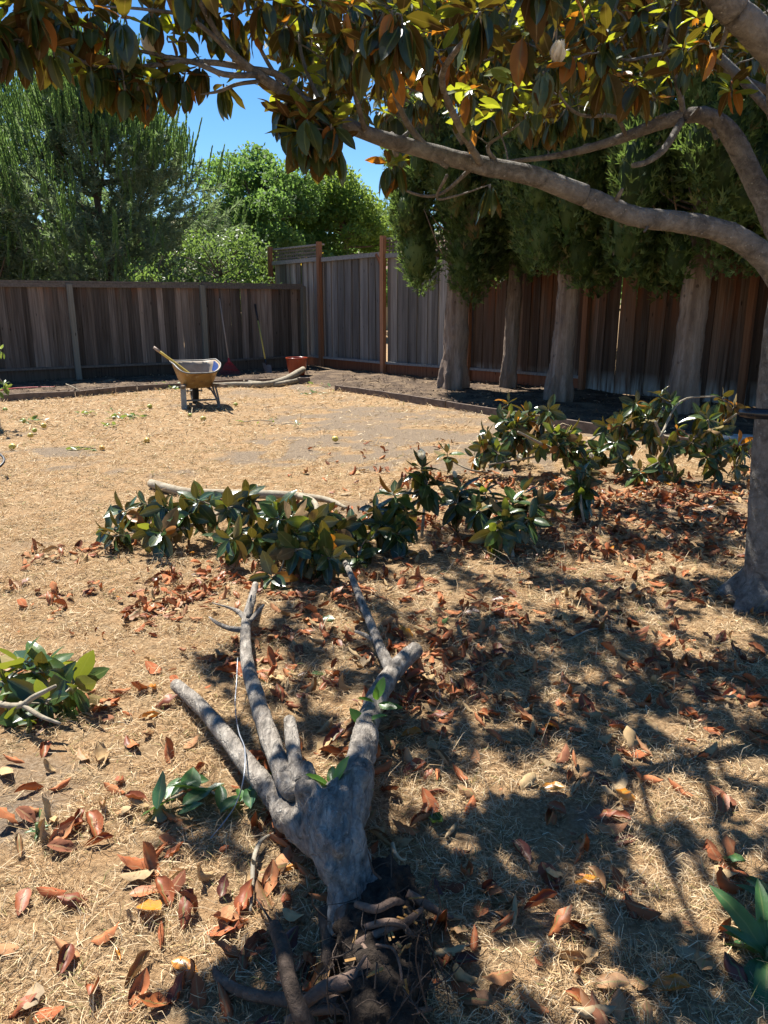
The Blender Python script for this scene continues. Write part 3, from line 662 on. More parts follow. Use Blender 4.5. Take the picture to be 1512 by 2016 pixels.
for p_, r_ in (
    ([(598, 197, 3.15), (553, 150, 3.1), (490, 135, 3.05), (427, 124, 3.0), (372, 121, 2.95), (311, 108, 2.9), (251, 95, 2.85)], (.026, .022, .02, .018, .016, .012, .007)),
    ([(505, 148, 3.03), (440, 146, 2.95), (372, 121, 2.95), (281, 131, 2.85), (176, 126, 2.75), (120, 90, 2.7), (75, 62, 2.65)], (.018, .017, .016, .014, .011, .008, .005)),
    ([(510, 160, 3.05), (467, 166, 3.05), (430, 180, 3.05), (395, 186, 3.05)], (.013, .012, .010, .005)),
    ([(640, 222, 3.15), (600, 130, 3.2), (590, 60, 3.3), (610, -20, 3.4)], (.016, .012, .009, .005)),
    ([(560, 178, 3.1), (510, 90, 3.1), (500, 30, 3.1), (520, -50, 3.1)], (.014, .011, .008, .005)),
    ([(470, 118, 3.0), (380, 40, 2.8), (300, 20, 2.75), (190, 12, 2.7)], (.016, .012, .009, .005)),
    ([(850, 302, 3.3), (800, 240, 3.2), (770, 150, 2.8), (775, 70, 2.4), (790, 30, 2.3)], (.024, .02, .016, .01, .006)),
    ([(950, 328, 3.35), (900, 240, 3.0), (870, 150, 2.7), (930, 60, 2.3), (945, 25, 2.2)], (.026, .022, .018, .012, .007)),
    ([(720, 264, 3.2), (700, 180, 3.0), (700, 90, 2.8), (720, 40, 2.5)], (.02, .015, .011, .006)),
    ([(1345, 230, 3.9), (1340, 190, 3.85), (1325, 140, 3.8), (1308, 100, 3.75), (1322, 30, 3.7), (1330, -40, 3.7)], (.026, .024, .02, .017, .012, .008)),
    ([(1310, 105, 3.75), (1270, 112, 3.7), (1230, 118, 3.6), (1200, 95, 3.4)], (.012, .011, .009, .005)),
    ([(1345, 232, 3.9), (1310, 290, 3.75), (1275, 318, 3.7), (1245, 326, 3.68)], (.03, .027, .024, .02)),
    ([(1235, 270, 3.98), (1210, 230, 3.8), (1150, 228, 3.5), (1110, 200, 3.2), (1085, 130, 2.8)], (.018, .014, .012, .009, .005)),
    ([(990, 335, 3.38), (960, 290, 3.3), (1000, 260, 3.2), (1035, 235, 3.05)], (.02, .014, .009, .005)),
    ([(880, 345, 3.35), (860, 390, 3.5), (900, 385, 3.4), (960, 365, 3.15)], (.012, .010, .008, .004)),
    ([(930, 330, 3.35), (860, 385, 3.5), (790, 370, 3.5), (780, 330, 3.45)], (.016, .012, .009, .005)),
    ([(1440, 25, 3.1), (1420, 90, 3.2), (1400, 95, 3.25)], (.02, .012, .005)),
):
    limb([T_(*q) for q in p_], np.array(r_), 8, 5)
# limbs above the picture that carry the rest of the crown
for p_, r_ in (
    ([(1.95, 3.6, 2.0), (1.3, 3.9, 2.7), (.5, 4.4, 3.1), (-.3, 4.9, 3.3), (-1.1, 5.1, 3.5)], (.04, .03, .022, .016, .008)),
    ([(2.0, 3.6, 2.2), (1.5, 4.6, 2.8), (1.2, 5.6, 3.2), (.9, 6.6, 3.5)], (.035, .026, .018, .008)),
    ([(1.8, 3.3, 2.9), (1.0, 2.9, 3.3), (.2, 2.9, 3.4), (-.6, 3.1, 3.3)], (.035, .026, .018, .008)),
    ([(2.1, 3.6, 2.4), (2.6, 4.6, 3.0), (2.8, 5.8, 3.4), (2.6, 7, 3.6)], (.035, .026, .018, .008)),
    ([(2.1, 3.7, 2.8), (1.6, 4.2, 3.7), (1.0, 4.9, 4.3), (.3, 5.6, 4.6)], (.035, .026, .018, .008)),
):
    limb(p_, np.array(r_), 10, 5)

rgk = np.random.default_rng(14)
for q in range(16):                                                   # short dead stubs on the big limbs
    Pm, rm = (l_main, r_main) if q % 3 else (l_up, r_up); i = int(rgk.integers(3, 9)); a = np.asarray(Pm[i]) * .5 + np.asarray(Pm[i + 1]) * .5 + rgk.normal(0, .02, 3)
    d = nrm(np.array((rgk.normal(0, .6), rgk.normal(-.3, .5), rgk.uniform(-.3, 1)))); r0 = rm[i]; b = MB(); b.tube([a, a + d * r0 * 1.15, a + d * (r0 + rgk.uniform(.01, .07))], [.012, .009, .005], 7, 2); b.obj('branch', M['bark'], mag)
CROWN_POLY = [(-80, 40), (-80, 110), (30, 120), (80, 90), (150, 110), (210, 150), (280, 150), (330, 150), (400, 140), (470, 110), (520, 90), (540, 190), (570, 250), (640, 290), (700, 250), (750, 300), (790, 340), (830, 260), (900, 280), (1000, 260), (1120, 270), (1240, 210), (1330, 200), (1400, 130), (1460, 160), (1600, 100), (1600, -400), (-80, -400)]
rg = np.random.default_rng(21)
ROS = []      # (pos, size, young, rust, nh, nu)
def ros(px, py, Y, young=.35, rust=.05, nh=None, nu=None, L=None):
    if L is None: L = .105 if Y < 2.55 else (.092 if px < 330 else (.10 if 530 < px < 680 else .088))
    ROS.append((T_(px, py, Y), L, young, rust, nh, nu))
for q in [(-25, 30, 2.5), (-5, 62, 2.5), (38, 82, 2.55), (-40, 85, 2.5), (70, 20, 2.5), (20, 30, 2.6), (62, 62, 2.6), (110, 20, 2.7), (152, 52, 2.72), (60, -30, 2.5), (182, 25, 2.75), (105, 100, 2.65), (165, 105, 2.8), (205, 112, 2.8), (235, 100, 2.85), (232, 40, 2.8), (262, 148, 2.85), (300, 25, 2.85), (312, 130, 2.95), (345, 138, 3.0), (272, 170, 2.85), (405, 10, 2.95), (392, 132, 3.05), (360, 150, 3.0), (440, 165, 3.1),
          (425, 45, 3.0), (462, 30, 3.0), (505, 45, 3.1), (520, 5, 2.95), (560, 50, 3.2), (600, 10, 3.2), (592, 68, 3.3), (640, 10, 3.0), (475, 75, 3.2), (700, 15, 2.8), (680, 50, 2.8), (560, 205, 3.15), (590, 215, 3.1), (622, 240, 3.05), (645, 215, 3.1), (600, 270, 3.05), (655, 250, 3.0), (575, 240, 3.1), (585, 262, 3.05), (625, 285, 3.05), (555, 225, 3.15), (660, 285, 3.1), (605, 235, 2.95), (640, 262, 3.0), (215, 150, 2.85), (290, 165, 2.9), (330, 160, 2.95), (245, 168, 2.8), (180, 140, 2.75), (690, 115, 3.0), (665, 85, 2.8),
          (722, 85, 2.45), (738, 40, 2.4), (792, 42, 2.3), (772, 20, 2.3), (835, 65, 2.6), (780, 325, 3.45), (765, 330, 3.4), (945, 25, 2.2), (938, 30, 2.2), (870, 105, 2.8), (855, 135, 2.8), (890, 60, 2.9), (1085, 125, 2.75), (1070, 140, 2.7), (1110, 100, 2.9), (1195, 70, 3.0), (1185, 90, 3.0), (1160, 40, 3.2), (1250, 30, 3.4), (1285, 50, 3.5), (1220, 150, 3.6), (1268, 155, 3.5), (1345, 95, 3.3), (1372, 45, 3.4), (1115, 215, 3.3), (1090, 235, 3.3), (1180, 180, 3.5), (1310, 150, 3.8), (1350, 130, 3.7), (1395, 60, 3.3)]:
    ros(*q, young=.3)
for q in [(125, 60, 2.75), (330, 70, 3.1), (365, 62, 3.1), (640, 110, 3.3), (600, 150, 3.2), (665, 125, 3.25), (560, 195, 3.2), (860, 40, 2.9), (1010, 170, 3.05), (1035, 230, 3.05), (1055, 45, 3.1), (1085, 20, 3.1), (1030, 60, 3.2), (905, 215, 3.1), (1140, 20, 3.3), (930, 250, 3.3), (880, 10, 3.0), (990, 215, 3.2), (1060, 210, 3.2)]:
    ros(*q, young=.95, rust=.02, nh=2, nu=7)
for q in [(760, 110, 2.4), (1400, 95, 3.25), (925, 180, 3.0), (690, 25, 2.6), (1240, 165, 3.4), (1290, 190, 3.7), (1130, 110, 2.9), (1440, 170, 3.6)]:
    ros(*q, young=.3, rust=.45, nh=3, nu=7)
ros(965, 362, 3.15, young=0, nh=5, nu=0, L=.11); ros(652, 244, 2.98, young=0, rust=1, nh=2, nu=0, L=.10); ros(1440, 185, 3.6, young=1, nh=0, nu=6, L=.09)
# leaf mass further back in the crown
for _ in range(150):
    px = rg.uniform(540, 1440); py = rg.uniform(-30, 300); Y_ = rg.uniform(3.7, 5.6)
    if inpoly(px, py + 40, CROWN_POLY) and py < 235 + 40 * math.sin(px * .02): ROS.append((T_(px, py, Y_), .095, .45, .05, None, None))
for _ in range(4):
    px = rg.uniform(-60, 520); py = rg.uniform(-60, 60); ROS.append((T_(px, py, rg.uniform(2.6, 3.4)), .10, .4, .04, None, None))
# shade casters: the crown that stands over the shaded part of the lawn
SHADE = [(470, 1150), (600, 1110), (720, 1075), (860, 1050), (980, 985), (1150, 1000), (1400, 960), (1700, 960), (2300, 1150), (2300, 2300), (420, 2300), (470, 2010), (560, 1850), (500, 1790), (480, 1720), (320, 1700), (310, 1600), (400, 1520), (430, 1440), (400, 1330), (400, 1280)]
hz = np.array((SUNV[0], SUNV[1], 0)) / SUNV[2]
LIGHT = [(1000, 1560, 70, 40), (930, 1590, 60, 35), (1100, 1180, 80, 25), (1240, 1120, 120, 20), (860, 1180, 90, 30), (1090, 1560, 40, 40), (1500, 1560, 40, 60), (1270, 1740, 110, 40), (1190, 1710, 60, 25), (1150, 1800, 60, 40), (960, 1790, 40, 70), (650, 1390, 40, 20), (1440, 1230, 60, 25), (1330, 1260, 50, 20), (560, 1730, 30, 40), (880, 1880, 40, 60), (1420, 1480, 60, 40), (1480, 1860, 60, 60), (400, 1420, 50, 50), (490, 1330, 35, 60), (600, 1560, 30, 30), (690, 1700, 30, 20), (500, 1180, 40, 60), (655, 1520, 30, 25), (735, 1375, 35, 30)]
LIGHT = [(*G(a, b)[:2], abs(G(a + c, b)[0] - G(a, b)[0]) + .02, abs(G(a, b - d)[1] - G(a, b)[1]) + .02) for a, b, c, d in LIGHT]
cnt = 0
for _ in range(30000):
    g = np.array((rg.uniform(-1.1, 4.6), rg.uniform(1.1, 6.6), 0.)); pj = project(g)
    if pj is None or not inpoly(pj[0], pj[1], SHADE): continue
    if any(((g[0] - a) / c_) ** 2 + ((g[1] - b) / d_) ** 2 < 1 for a, b, c_, d_ in LIGHT): continue
    h = rg.uniform(2.3, 4.8); c = g + hz * h + UP * h; pj = project(c)
    if pj is None: continue
    vis = -60 < pj[0] < 1560 and pj[1] > -30
    if vis and (pj[0] < 540 or not (inpoly(pj[0], pj[1] + 30, CROWN_POLY) and 2.2 < c[1] < 7.6)): continue
    if fbm(np.array([[g[0] * 2.9, g[1] * 2.9, 4.4]]), 2)[0] < (.37 if g[1] < 2.6 else .34): continue
    ROS.append((c, .12, .3, .05, int(rg.integers(3, 6)), int(rg.integers(2, 5)))); cnt += 1
    if cnt > 1300: break
# twigs: connect every rosette to the nearest older wood
nodes = np.concatenate([q[:, :3] for q in LIMBS]); nodes = [n_ for n_ in nodes]
order = sorted(range(len(ROS)), key=lambda i: np.min(np.linalg.norm(np.array(nodes) - ROS[i][0], axis=1)))
tw = MB(); rgt = np.random.default_rng(3); LEAVES = []
NA = np.array(nodes)
for i in order:
    c, L_, yg, ru, nh, nu = ROS[i]; dd = np.linalg.norm(NA - c, axis=1); j = int(np.argmin(dd)); a = NA[j]; ln = dd[j]
    mid = a * .5 + c * .5 + rgt.normal(0, .06 * ln, 3) - UP * .06 * ln; q1 = a * .8 + c * .2 + rgt.normal(0, .03 * ln, 3)
    r0 = min(.0075, .0035 + .005 * ln)
    tw.tube([a, q1, mid, c - UP * .02, c], [r0, r0 * .85, r0 * .7, .0035, .003], 5, 2, cap=False)
    NA = np.vstack([NA, mid[None], (mid * .5 + c * .5)[None]])
    LEAVES += rosette(c, nrm(c - mid + UP * .5), rgt, L_, 'tree', yg, ru, nh, nu)
tw.obj('twigs', M['bark'], mag, kind='stuff')
def score(lf):
    c = lf[1] + lf[0][:, 1] * .5; p_ = project(c)
    if p_ is None or not (-20 < p_[0] < 1532 and -20 < p_[1] < 560): return 0
    return 1.0 / p_[2]
LEAVES.sort(key=score, reverse=True)
nv = sum(1 for q in LEAVES if score(q) > 0)
leaf_objs(LEAVES[:300], mag); leaf_stuff(LEAVES[300:max(301, nv)], mag, 'foliage', HI, 1); leaf_stuff(LEAVES[max(301, nv):], mag, 'upper_foliage', LO, 2)
flower(T_(1098, 128, 2.7), (-.1, -.5, .8), mag, .075, .7, 3); flower(T_(292, 108, 2.9), (.3, -.3, .9), mag, .08, .9, 4); flower(T_(730, 8, 2.6), (0, -.4, .8), mag, .07, .7, 5)

# ------------------------------------------------------------------ fallen uprooted tree
fb = G(670, 1690); fallen = thing('fallen_tree', (fb[0], fb[1], 0), 'uprooted grey magnolia trunk with sawn limbs and torn root ball lying on the lawn', 'fallen tree')
def g3(px, py, z): return G(px, py, z)
mb = MB()
mb.tube([g3(715, 1790, .07), g3(690, 1735, .10), g3(668, 1680, .125), g3(655, 1620, .13), g3(655, 1570, .12)], [.04, .06, .073, .08, .056], 20, 6)      # bole
mb.tube([g3(650, 1620, .13), g3(612, 1565, .15), g3(598, 1530, .16), g3(592, 1518, .16)], [0.068, 0.0464, 0.0424, 0.04], 14, 5)
mb.tube([g3(668, 1610, .13), g3(700, 1545, .14), g3(712, 1500, .13), g3(720, 1440, .11)], [0.076, 0.0544, 0.0448, 0.04], 14, 5)
mb.tube([g3(640, 1660, .11), g3(585, 1625, .10), g3(545, 1580, .09), g3(500, 1520, .08)], [0.056, 0.04, 0.0344, 0.032], 14, 5)
mb.tube([g3(680, 1740, .1), g3(672, 1790, .07), g3(665, 1850, .03)], [0.048, 0.036, 0.032], 12, 5)                                                          # root spurs
mb.tube([g3(708, 1740, .1), g3(740, 1755, .08), g3(765, 1770, .05)], [0.048, 0.036, 0.024], 12, 5)
for (px, py, z, r_) in ((612, 1618, .16, .028), (706, 1528, .2, .03), (600, 1545, .2, .03), (648, 1705, .15, .022), (665, 1670, .20, .02), (565, 1520, .17, .026)):
    c = g3(px, py, z); mb.tube([c - [0, 0, r_], c, c + [0, 0, r_ * .5]], [r_, r_, r_ * .6], 10, 3)
remesh_obj('trunk', mb, M['bark_fallen'], fallen, vox=.007, smooth=3, disp=.014, ds=13, disp2=.007, ds2=48)
def fbranch(P, r_, mat='bark_fallen', cut=True, n=12, name='branch', bump=.14):
    P = [g3(*q) for q in P]; b = MB(); b.tube(P, r_, n, 6, bump=bump, bs=16); o = b.obj(name, M[mat], fallen)
    if cut:
        d = nrm(P[-1] - P[-2]); e = MB(); e.tube([P[-1] - d * .002, P[-1] + d * .004], [r_[-1] * .93, r_[-1] * .9], n, 1); c_ = e.obj('sawn_end', M['cutwood'], o)
        c_.parent = o; c_.location = -o.location; c_.matrix_local = Matrix.Translation(Vector((0, 0, 0)))
        me = c_.data; me.transform(Matrix.Translation(-Vector(fallen.location)))
    return o
fbranch([(530, 1560, .088), (480, 1495, .078), (430, 1432, .07), (395, 1392, .06), (347, 1348, .045)], [0.0304, 0.02964, 0.02888, 0.02812, 0.02584])
fbranch([(600, 1545, .15), (575, 1555, .15), (545, 1490, .14), (520, 1420, .12), (497, 1345, .10), (484, 1285, .08), (485, 1225, .075), (497, 1175, .08), (503, 1150, .09)], [0.0342, 0.03268, 0.03192, 0.03116, 0.02888, 0.02584, 0.02356, 0.01976, 0.0152], cut=False)
fbranch([(590, 1545, .17), (580, 1490, .17), (575, 1450, .165), (570, 1418, .16)], [0.0228, 0.02356, 0.0228, 0.01976])
fbranch([(700, 1540, .14), (712, 1470, .12), (728, 1410, .10), (755, 1350, .085), (785, 1310, .08), (818, 1278, .085)], [0.04408, 0.0418, 0.04028, 0.03952, 0.038, 0.0342])
fbranch([(775, 1325, .09), (755, 1290, .10), (735, 1240, .10), (712, 1185, .10), (690, 1130, .10), (678, 1106, .10)], [0.02888, 0.0228, 0.02052, 0.019, 0.01672, 0.01444])
fbranch([(482, 1240, .08), (455, 1238, .085), (430, 1228, .09), (412, 1215, .10)], [0.0152, 0.01216, 0.00912, 0.00456], n=8, cut=False)
fbranch([(486, 1222, .08), (470, 1205, .09), (450, 1196, .095), (418, 1187, .10)], [0.0152, 0.01216, 0.00684, 0.00228], n=8, cut=False)
fbranch([(490, 1225, .085), (507, 1205, .09), (520, 1190, .11)], [0.01216, 0.00988, 0.00532], n=8, cut=False)
fbranch([(735, 1260, .10), (718, 1250, .10), (700, 1243, .09)], [0.01064, 0.00912, 0.00684], n=8, cut=False)
fbranch([(488, 1215, .1), (492, 1190, .13), (495, 1172, .15)], [0.00912, 0.00684, 0.00304], n=8, cut=False)
# root ball
mb = MB()
for (px, py, z, r_) in ((745, 1790, .06, .075), (735, 1850, .05, .08), (770, 1830, .05, .07), (740, 1910, .04, .075), (775, 1890, .03, .07), (730, 1970, .03, .07), (770, 1960, .02, .075), (790, 1760, .04, .05), (750, 1740, .07, .06), (700, 1880, .02, .05), (750, 2030, .02, .08), (690, 1960, .01, .05), (805, 1925, .01, .05)):
    r_ *= 1.18; c = g3(px, py, z); mb.tube([c - [r_ * .8, 0, 0], c - [r_ * .4, 0, 0], c + [r_ * .4, 0, 0], c + [r_ * .8, 0, 0]], [r_ * .35, r_ * .8, r_ * .85, r_ * .3], 10, 3)
remesh_obj('root_ball', mb, M['soil'], fallen, vox=.008, smooth=2, disp=.028, ds=22, disp2=.012, ds2=70)
for P, r_, mt in (
    ([(422, 1905, .02), (432, 1925, .025), (470, 1950, .03), (540, 1966, .03), (640, 1972, .035), (720, 1975, .04)], (.006, .011, .012, .014, .017, .018), 'root'),
    ([(600, 1975, .06), (640, 1945, .08), (690, 1930, .085), (720, 1905, .09), (715, 1870, .09), (690, 1840, .085), (680, 1800, .08)], (.012, .017, .018, .02, .02, .024, .03), 'root'),
    ([(540, 1822, .10), (555, 1860, .12), (568, 1920, .13), (585, 1980, .10), (610, 2030, .06)], (.014, .017, .018, .017, .018), 'root_dark'),
    ([(545, 1835, .10), (525, 1800, .06), (505, 1770, .02)], (.005, .003, .002), 'root_dark'),
    ([(640, 1790, .06), (650, 1850, .03), (645, 1920, .015)], (.02, .022, .016), 'root_dark'),
    ([(800, 1760, .07), (840, 1782, .05), (870, 1800, .03), (892, 1807, .02)], (.013, .011, .008, .005), 'root'),
    ([(773, 1660, .05), (778, 1680, .05), (790, 1692, .04), (800, 1692, .03)], (.005, .006, .004, .002), 'cutwood'),
    ([(700, 1860, .1), (760, 1830, .12), (800, 1815, .12), (830, 1790, .1)], (.010, .011, .010, .006), 'root'),
    ([(720, 1825, .12), (760, 1815, .14), (790, 1820, .13), (815, 1845, .1)], (.008, .009, .008, .005), 'root'),
    ([(700, 1780, .14), (740, 1790, .15), (775, 1775, .15), (800, 1780, .1)], (.008, .010, .009, .005), 'root'),
    ([(560, 2010, .03), (620, 1990, .04), (700, 1985, .05)], (.008, .010, .012), 'root'),
    ([(780, 2016, .04), (810, 1995, .05), (850, 1985, .03)], (.008, .008, .005), 'root'),
    ([(740, 1860, .13), (775, 1870, .13), (790, 1920, .1), (785, 1980, .06)], (.003, .003, .003, .002), 'root'),
    ([(720, 1880, .13), (700, 1925, .1), (735, 1960, .09)], (.004, .005, .003), 'root'),
    ([(790, 1790, .11), (830, 1850, .06), (835, 1910, .01)], (.004, .004, .002), 'root_dark'),
    ([(750, 1730, .15), (735, 1715, .17), (725, 1680, .2)], (.003, .003, .0015), 'root_dark')):
    fbranch(P, np.array(r_), mt, cut=False, n=8, name='root', bump=.2)
mb = MB(); rgx = np.random.default_rng(77)
for _ in range(26):
    c = g3(rgx.uniform(690, 820), rgx.uniform(1740, 1960), rgx.uniform(.07, .14)); d = nrm(rgx.normal(0, 1, 3)) * rgx.uniform(.006, .022)
    mb.bar(c - d, c + d, rgx.uniform(.003, .009), .002)
mb.obj('torn_fibres', M['torn'], fallen, smooth=False, kind='stuff')
def hairs(parent, n, seed, mat):
    rq = np.random.default_rng(seed); mb = MB()
    for _ in range(n):
        c = g3(rq.uniform(640, 850), rq.uniform(1740, 2020), rq.uniform(.03, .12)); d = rq.normal(0, .05, 3)
        mb.tube([c, c + d * .5 + rq.normal(0, .015, 3), c + d], [.002, .0016, .0008], 4, 2, cap=False)
    mb.obj('fine_roots', M[mat], parent, kind='stuff')
hairs(fallen, 170, 5, 'root_dark'); 
rgs = np.random.default_rng(9); SP = []
for (px, py, z, n_, L_) in ((655, 1545, .17, 8, .10), (740, 1375, .16, 7, .09), (722, 1420, .13, 2, .08)):
    c = g3(px, py, z); SP += rosette(c, (-.1, -.2, 1), rgs, L_, 'cut', 1.0, 0, nu=n_)
for q in range(len(SP)): SP[q] = (SP[q][0], SP[q][1], SP[q][2], 'sprout')
leaf_objs(SP, fallen, name='sprout_leaf')

# ------------------------------------------------------------------ cut branches with leaves
def cut_branch(label, base, stems, ros_list, seed, Ln=.12, young=.35, rust=.07, flowers=(), nu=None, droop=0, group='cut magnolia branches'):
    rg = np.random.default_rng(seed); t = thing('cut_branch', (base[0], base[1], 0), label, 'cut branch', group); nd = []
    for (P, r_) in stems:
        b = MB(); b.tube(P, r_, 10, 5, bump=.12, bs=16); b.obj('stem', M['bark_tip'], t)
        s_ = spline(np.column_stack([P, r_]), 5); nd += list(s_[:, :3])
    nd = np.array(nd); tw = MB(); LV = []
    for (c, ax) in sorted(ros_list, key=lambda q: np.min(np.linalg.norm(nd - q[0], axis=1))):
        dd = np.linalg.norm(nd - c, axis=1); a = nd[int(np.argmin(dd))]; ln = dd.min(); ax = nrm(ax)
        mid = a * .45 + c * .55 - ax * .1 * ln + rg.normal(0, .05 * ln, 3); mid[2] = max(mid[2], .02)
        r0 = min(.011, .004 + .008 * ln); tw.tube([a, mid, c - ax * .03, c], [r0, r0 * .75, .004, .003], 6, 4, cap=False); nd = np.vstack([nd, mid[None], c[None]])
        LV += rosette(c, ax, rg, Ln, 'cut', young, rust, nu=nu)
        if droop: LV += [(q[0], q[1], q[2], 'leaf_cut') for q in rosette(c - ax * .04, UP, rg, Ln * .95, 'tree', young, rust, droop, 0) if q[1][2] > Ln * .7]
    tw.obj('twigs', M['bark_tip'], t, kind='stuff')
    leaf_objs(LV[:300], t)
    if len(LV) > 300: leaf_stuff(LV[300:], t, 'foliage', HI, seed)
    for (p_, ax, sz, op) in flowers: flower(p_, ax, t, sz, op, seed)
    return t
def dome(cx, cy, rx, ry, h, n, seed, lo=.05):
    rg = np.random.default_rng(seed); r = []
    while len(r) < n:
        u, v = rg.uniform(-1, 1, 2); q = u * u + v * v
        if q > 1: continue
        c = np.array((cx + u * rx, cy + v * ry, lo + (h - lo) * math.sqrt(1 - q) * rg.uniform(.45, 1)))
        if all(np.linalg.norm(c - o[0]) > .075 for o in r): r.append((c, nrm(np.array((u * 1.0, v * .5 - .7, .65)) + rg.normal(0, .42, 3))))
    return r
# branch lying in the middle of the lawn
sA = [([G(297, 952, .045), G(360, 968, .05), G(420, 972, .05), G(480, 973, .05), G(545, 974, .06), G(600, 978, .07), G(650, 986, .08), G(682, 1000, .10)], np.array([.036, .036, .035, .034, .032, .028, .022, .01])),
      ([G(590, 976, .08), G(615, 985, .22), G(625, 1010, .26), G(610, 1060, .15), G(560, 1100, .12)], np.array([.02, .018, .017, .014, .008])),
      ([G(480, 973, .06), G(430, 1010, .15), G(360, 1040, .14), G(290, 1050, .12)], np.array([.018, .013, .010, .006]))]
rA = dome(-.5, 4.3, .52, .42, .34, 20, 52) + dome(-1.05, 4.7, .74, .44, .36, 30, 51)
cut_branch('wide cut magnolia branch with a bare grey sawn limb behind its leaves', G(480, 1060), sA, rA, 61, .15, .12, .08, nu=8, droop=3)
# row of drooping leaf clusters right of it
def umb(px, py, Y): return D(px, py, Y)
sB = [([G(690, 1075, .03), G(735, 1045, .10), G(780, 1000, .22), G(812, 960, .30)], np.array([.014, .012, .010, .006])), ([G(830, 1060, .03), G(835, 1000, .2), G(838, 945, .33)], np.array([.010, .009, .006]))]
rB = [(umb(775, 968, 4.55), (-.2, -.2, 1)), (umb(800, 1005, 4.5), (.1, -.4, .9)), (umb(832, 918, 4.7), (.1, -.1, 1)), (umb(842, 950, 4.65), (.3, -.3, .8)), (umb(735, 1000, 4.6), (-.5, -.2, .8)), (umb(720, 1060, 4.4), (-.5, -.4, .6)), (umb(700, 1095, 4.3), (-.4, -.5, .5)), (umb(785, 1050, 4.45), (.2, -.7, .4)), (umb(750, 1030, 4.5), (-.2, -.5, .7)), (umb(690, 1030, 4.8), (-.3, 0, .9))]
cut_branch('dark upright cut sprig with an open white blossom at its tip', G(800, 1075), sB, rB, 62, .15, .2, .03, droop=6, flowers=[(umb(832, 905, 4.7), (-.2, -.2, .9), .075, 1.0)])
sC = [([G(1010, 1095, .03), G(1000, 1050, .10), G(985, 1000, .2), G(960, 960, .25)], np.array([.012, .011, .009, .006])), ([G(985, 1040, .12), G(1040, 1000, .2), G(1075, 985, .2)], np.array([.009, .007, .005])), ([G(960, 1000, .15), G(920, 985, .18), G(890, 965, .22)], np.array([.009, .007, .005]))]
rC = [(umb(995, 1010, 4.45), (0, -.5, .8)), (umb(1000, 1030, 4.4), (.1, -.8, .4)), (umb(955, 965, 4.8), (-.2, 0, 1)), (umb(1030, 965, 4.8), (.2, 0, 1)), (umb(1065, 990, 4.7), (.5, -.2, .7)), (umb(905, 958, 4.9), (-.3, 0, .9)), (umb(895, 985, 4.8), (-.5, -.2, .6)), (umb(940, 1000, 4.6), (-.4, -.3, .7)), (umb(1045, 1020, 4.5), (.4, -.5, .5)), (umb(1010, 985, 4.65), (0, -.2, 1)), (umb(980, 1045, 4.35), (0, -.9, .2))]
cut_branch('spreading cut sprig of dark drooping leaves in the shade', G(985, 1085), sC, rC, 63, .15, .2, .03, droop=6, flowers=[(umb(897, 940, 4.95), (-.2, -.2, .9), .05, .5)])
sD = [([G(1150, 1030, .02), G(1145, 1000, .12), G(1143, 960, .24)], np.array([.009, .008, .005]))]
rD = [(umb(1143, 925, 5.3), (0, 0, 1)), (umb(1140, 950, 5.25), (-.2, -.5, .7)), (umb(1158, 955, 5.25), (.4, -.4, .6)), (umb(1145, 980, 5.2), (.1, -.9, 0))]
cut_branch('single small upright cut sprig standing on leaf litter', G(1148, 1030), sD, rD, 64, .15, .15, .03, droop=6)
# sunlit piles by the edging
sE = [([G(1235, 905, .03), G(1150, 900, .12), G(1080, 880, .3), G(1020, 850, .5)], np.array([.02, .017, .014, .008])), ([G(1100, 885, .25), G(1050, 900, .2), G(960, 915, .15)], np.array([.012, .010, .006])), ([G(960, 930, .03), G(925, 925, .08), G(885, 905, .14)], np.array([.010, .008, .005]))]
rE = dome(1.32, 6.7, .58, .4, .66, 30, 53) + [(umb(1000, 790, 6.9), (-.1, 0, 1)), (umb(985, 820, 6.85), (-.5, 0, .8)), (umb(1040, 810, 6.9), (.2, 0, 1)), (umb(1070, 825, 6.9), (.4, 0, .9)), (umb(955, 850, 6.8), (-.8, -.1, .5)), (umb(1020, 840, 6.7), (0, -.5, .8)), (umb(880, 890, 6.6), (-.2, -.1, 1))]
cut_branch('tall sunlit cut branch in front of the middle cypress trunks', G(1060, 930), sE, rE, 65, .14, .2, .08, droop=3, nu=8, flowers=[(umb(1020, 905, 6.4), (.1, -.7, .6), .07, .9)])
sF = [([G(1120, 875, .05), G(1160, 868, .08), G(1195, 840, .16), G(1245, 818, .22)], np.array([.012, .013, .014, .012])), ([G(1330, 930, .04), G(1310, 880, .3), G(1290, 830, .55)], np.array([.02, .017, .010])), ([G(1330, 900, .15), G(1400, 850, .4), G(1450, 815, .6)], np.array([.016, .012, .007])), ([G(1300, 860, .5), G(1340, 790, .72), G(1410, 780, .75)], np.array([.010, .008, .006]))]
rF = dome(2.5, 6.65, .68, .4, .74, 36, 54) + [(umb(1300, 775, 6.7), (-.2, 0, 1)), (umb(1320, 790, 6.6), (-.1, -.5, .8)), (umb(1425, 780, 6.7), (.3, 0, .9)), (umb(1450, 800, 6.7), (.8, 0, .4)), (umb(1270, 820, 6.7), (-.6, -.2, .6)), (umb(1380, 815, 6.6), (.1, -.5, .8)), (umb(1180, 880, 6.6), (-.6, -.2, .7)), (umb(1210, 870, 6.7), (-.2, -.2, 1)), (umb(1260, 925, 6.2), (-.1, -.4, .9)), (umb(1410, 900, 6.4), (.8, -.3, .4)), (umb(1400, 870, 6.5), (.7, -.3, .6))]
cut_branch('large leafy cut branch with white buds beside the standing magnolia trunk', G(1320, 940), sF, rF, 66, .14, .2, .08, droop=3, nu=8, flowers=[(umb(1238, 908, 6.3), (0, -.5, .8), .06, .3), (umb(1165, 902, 6.4), (-.3, -.5, .7), .065, .6)])
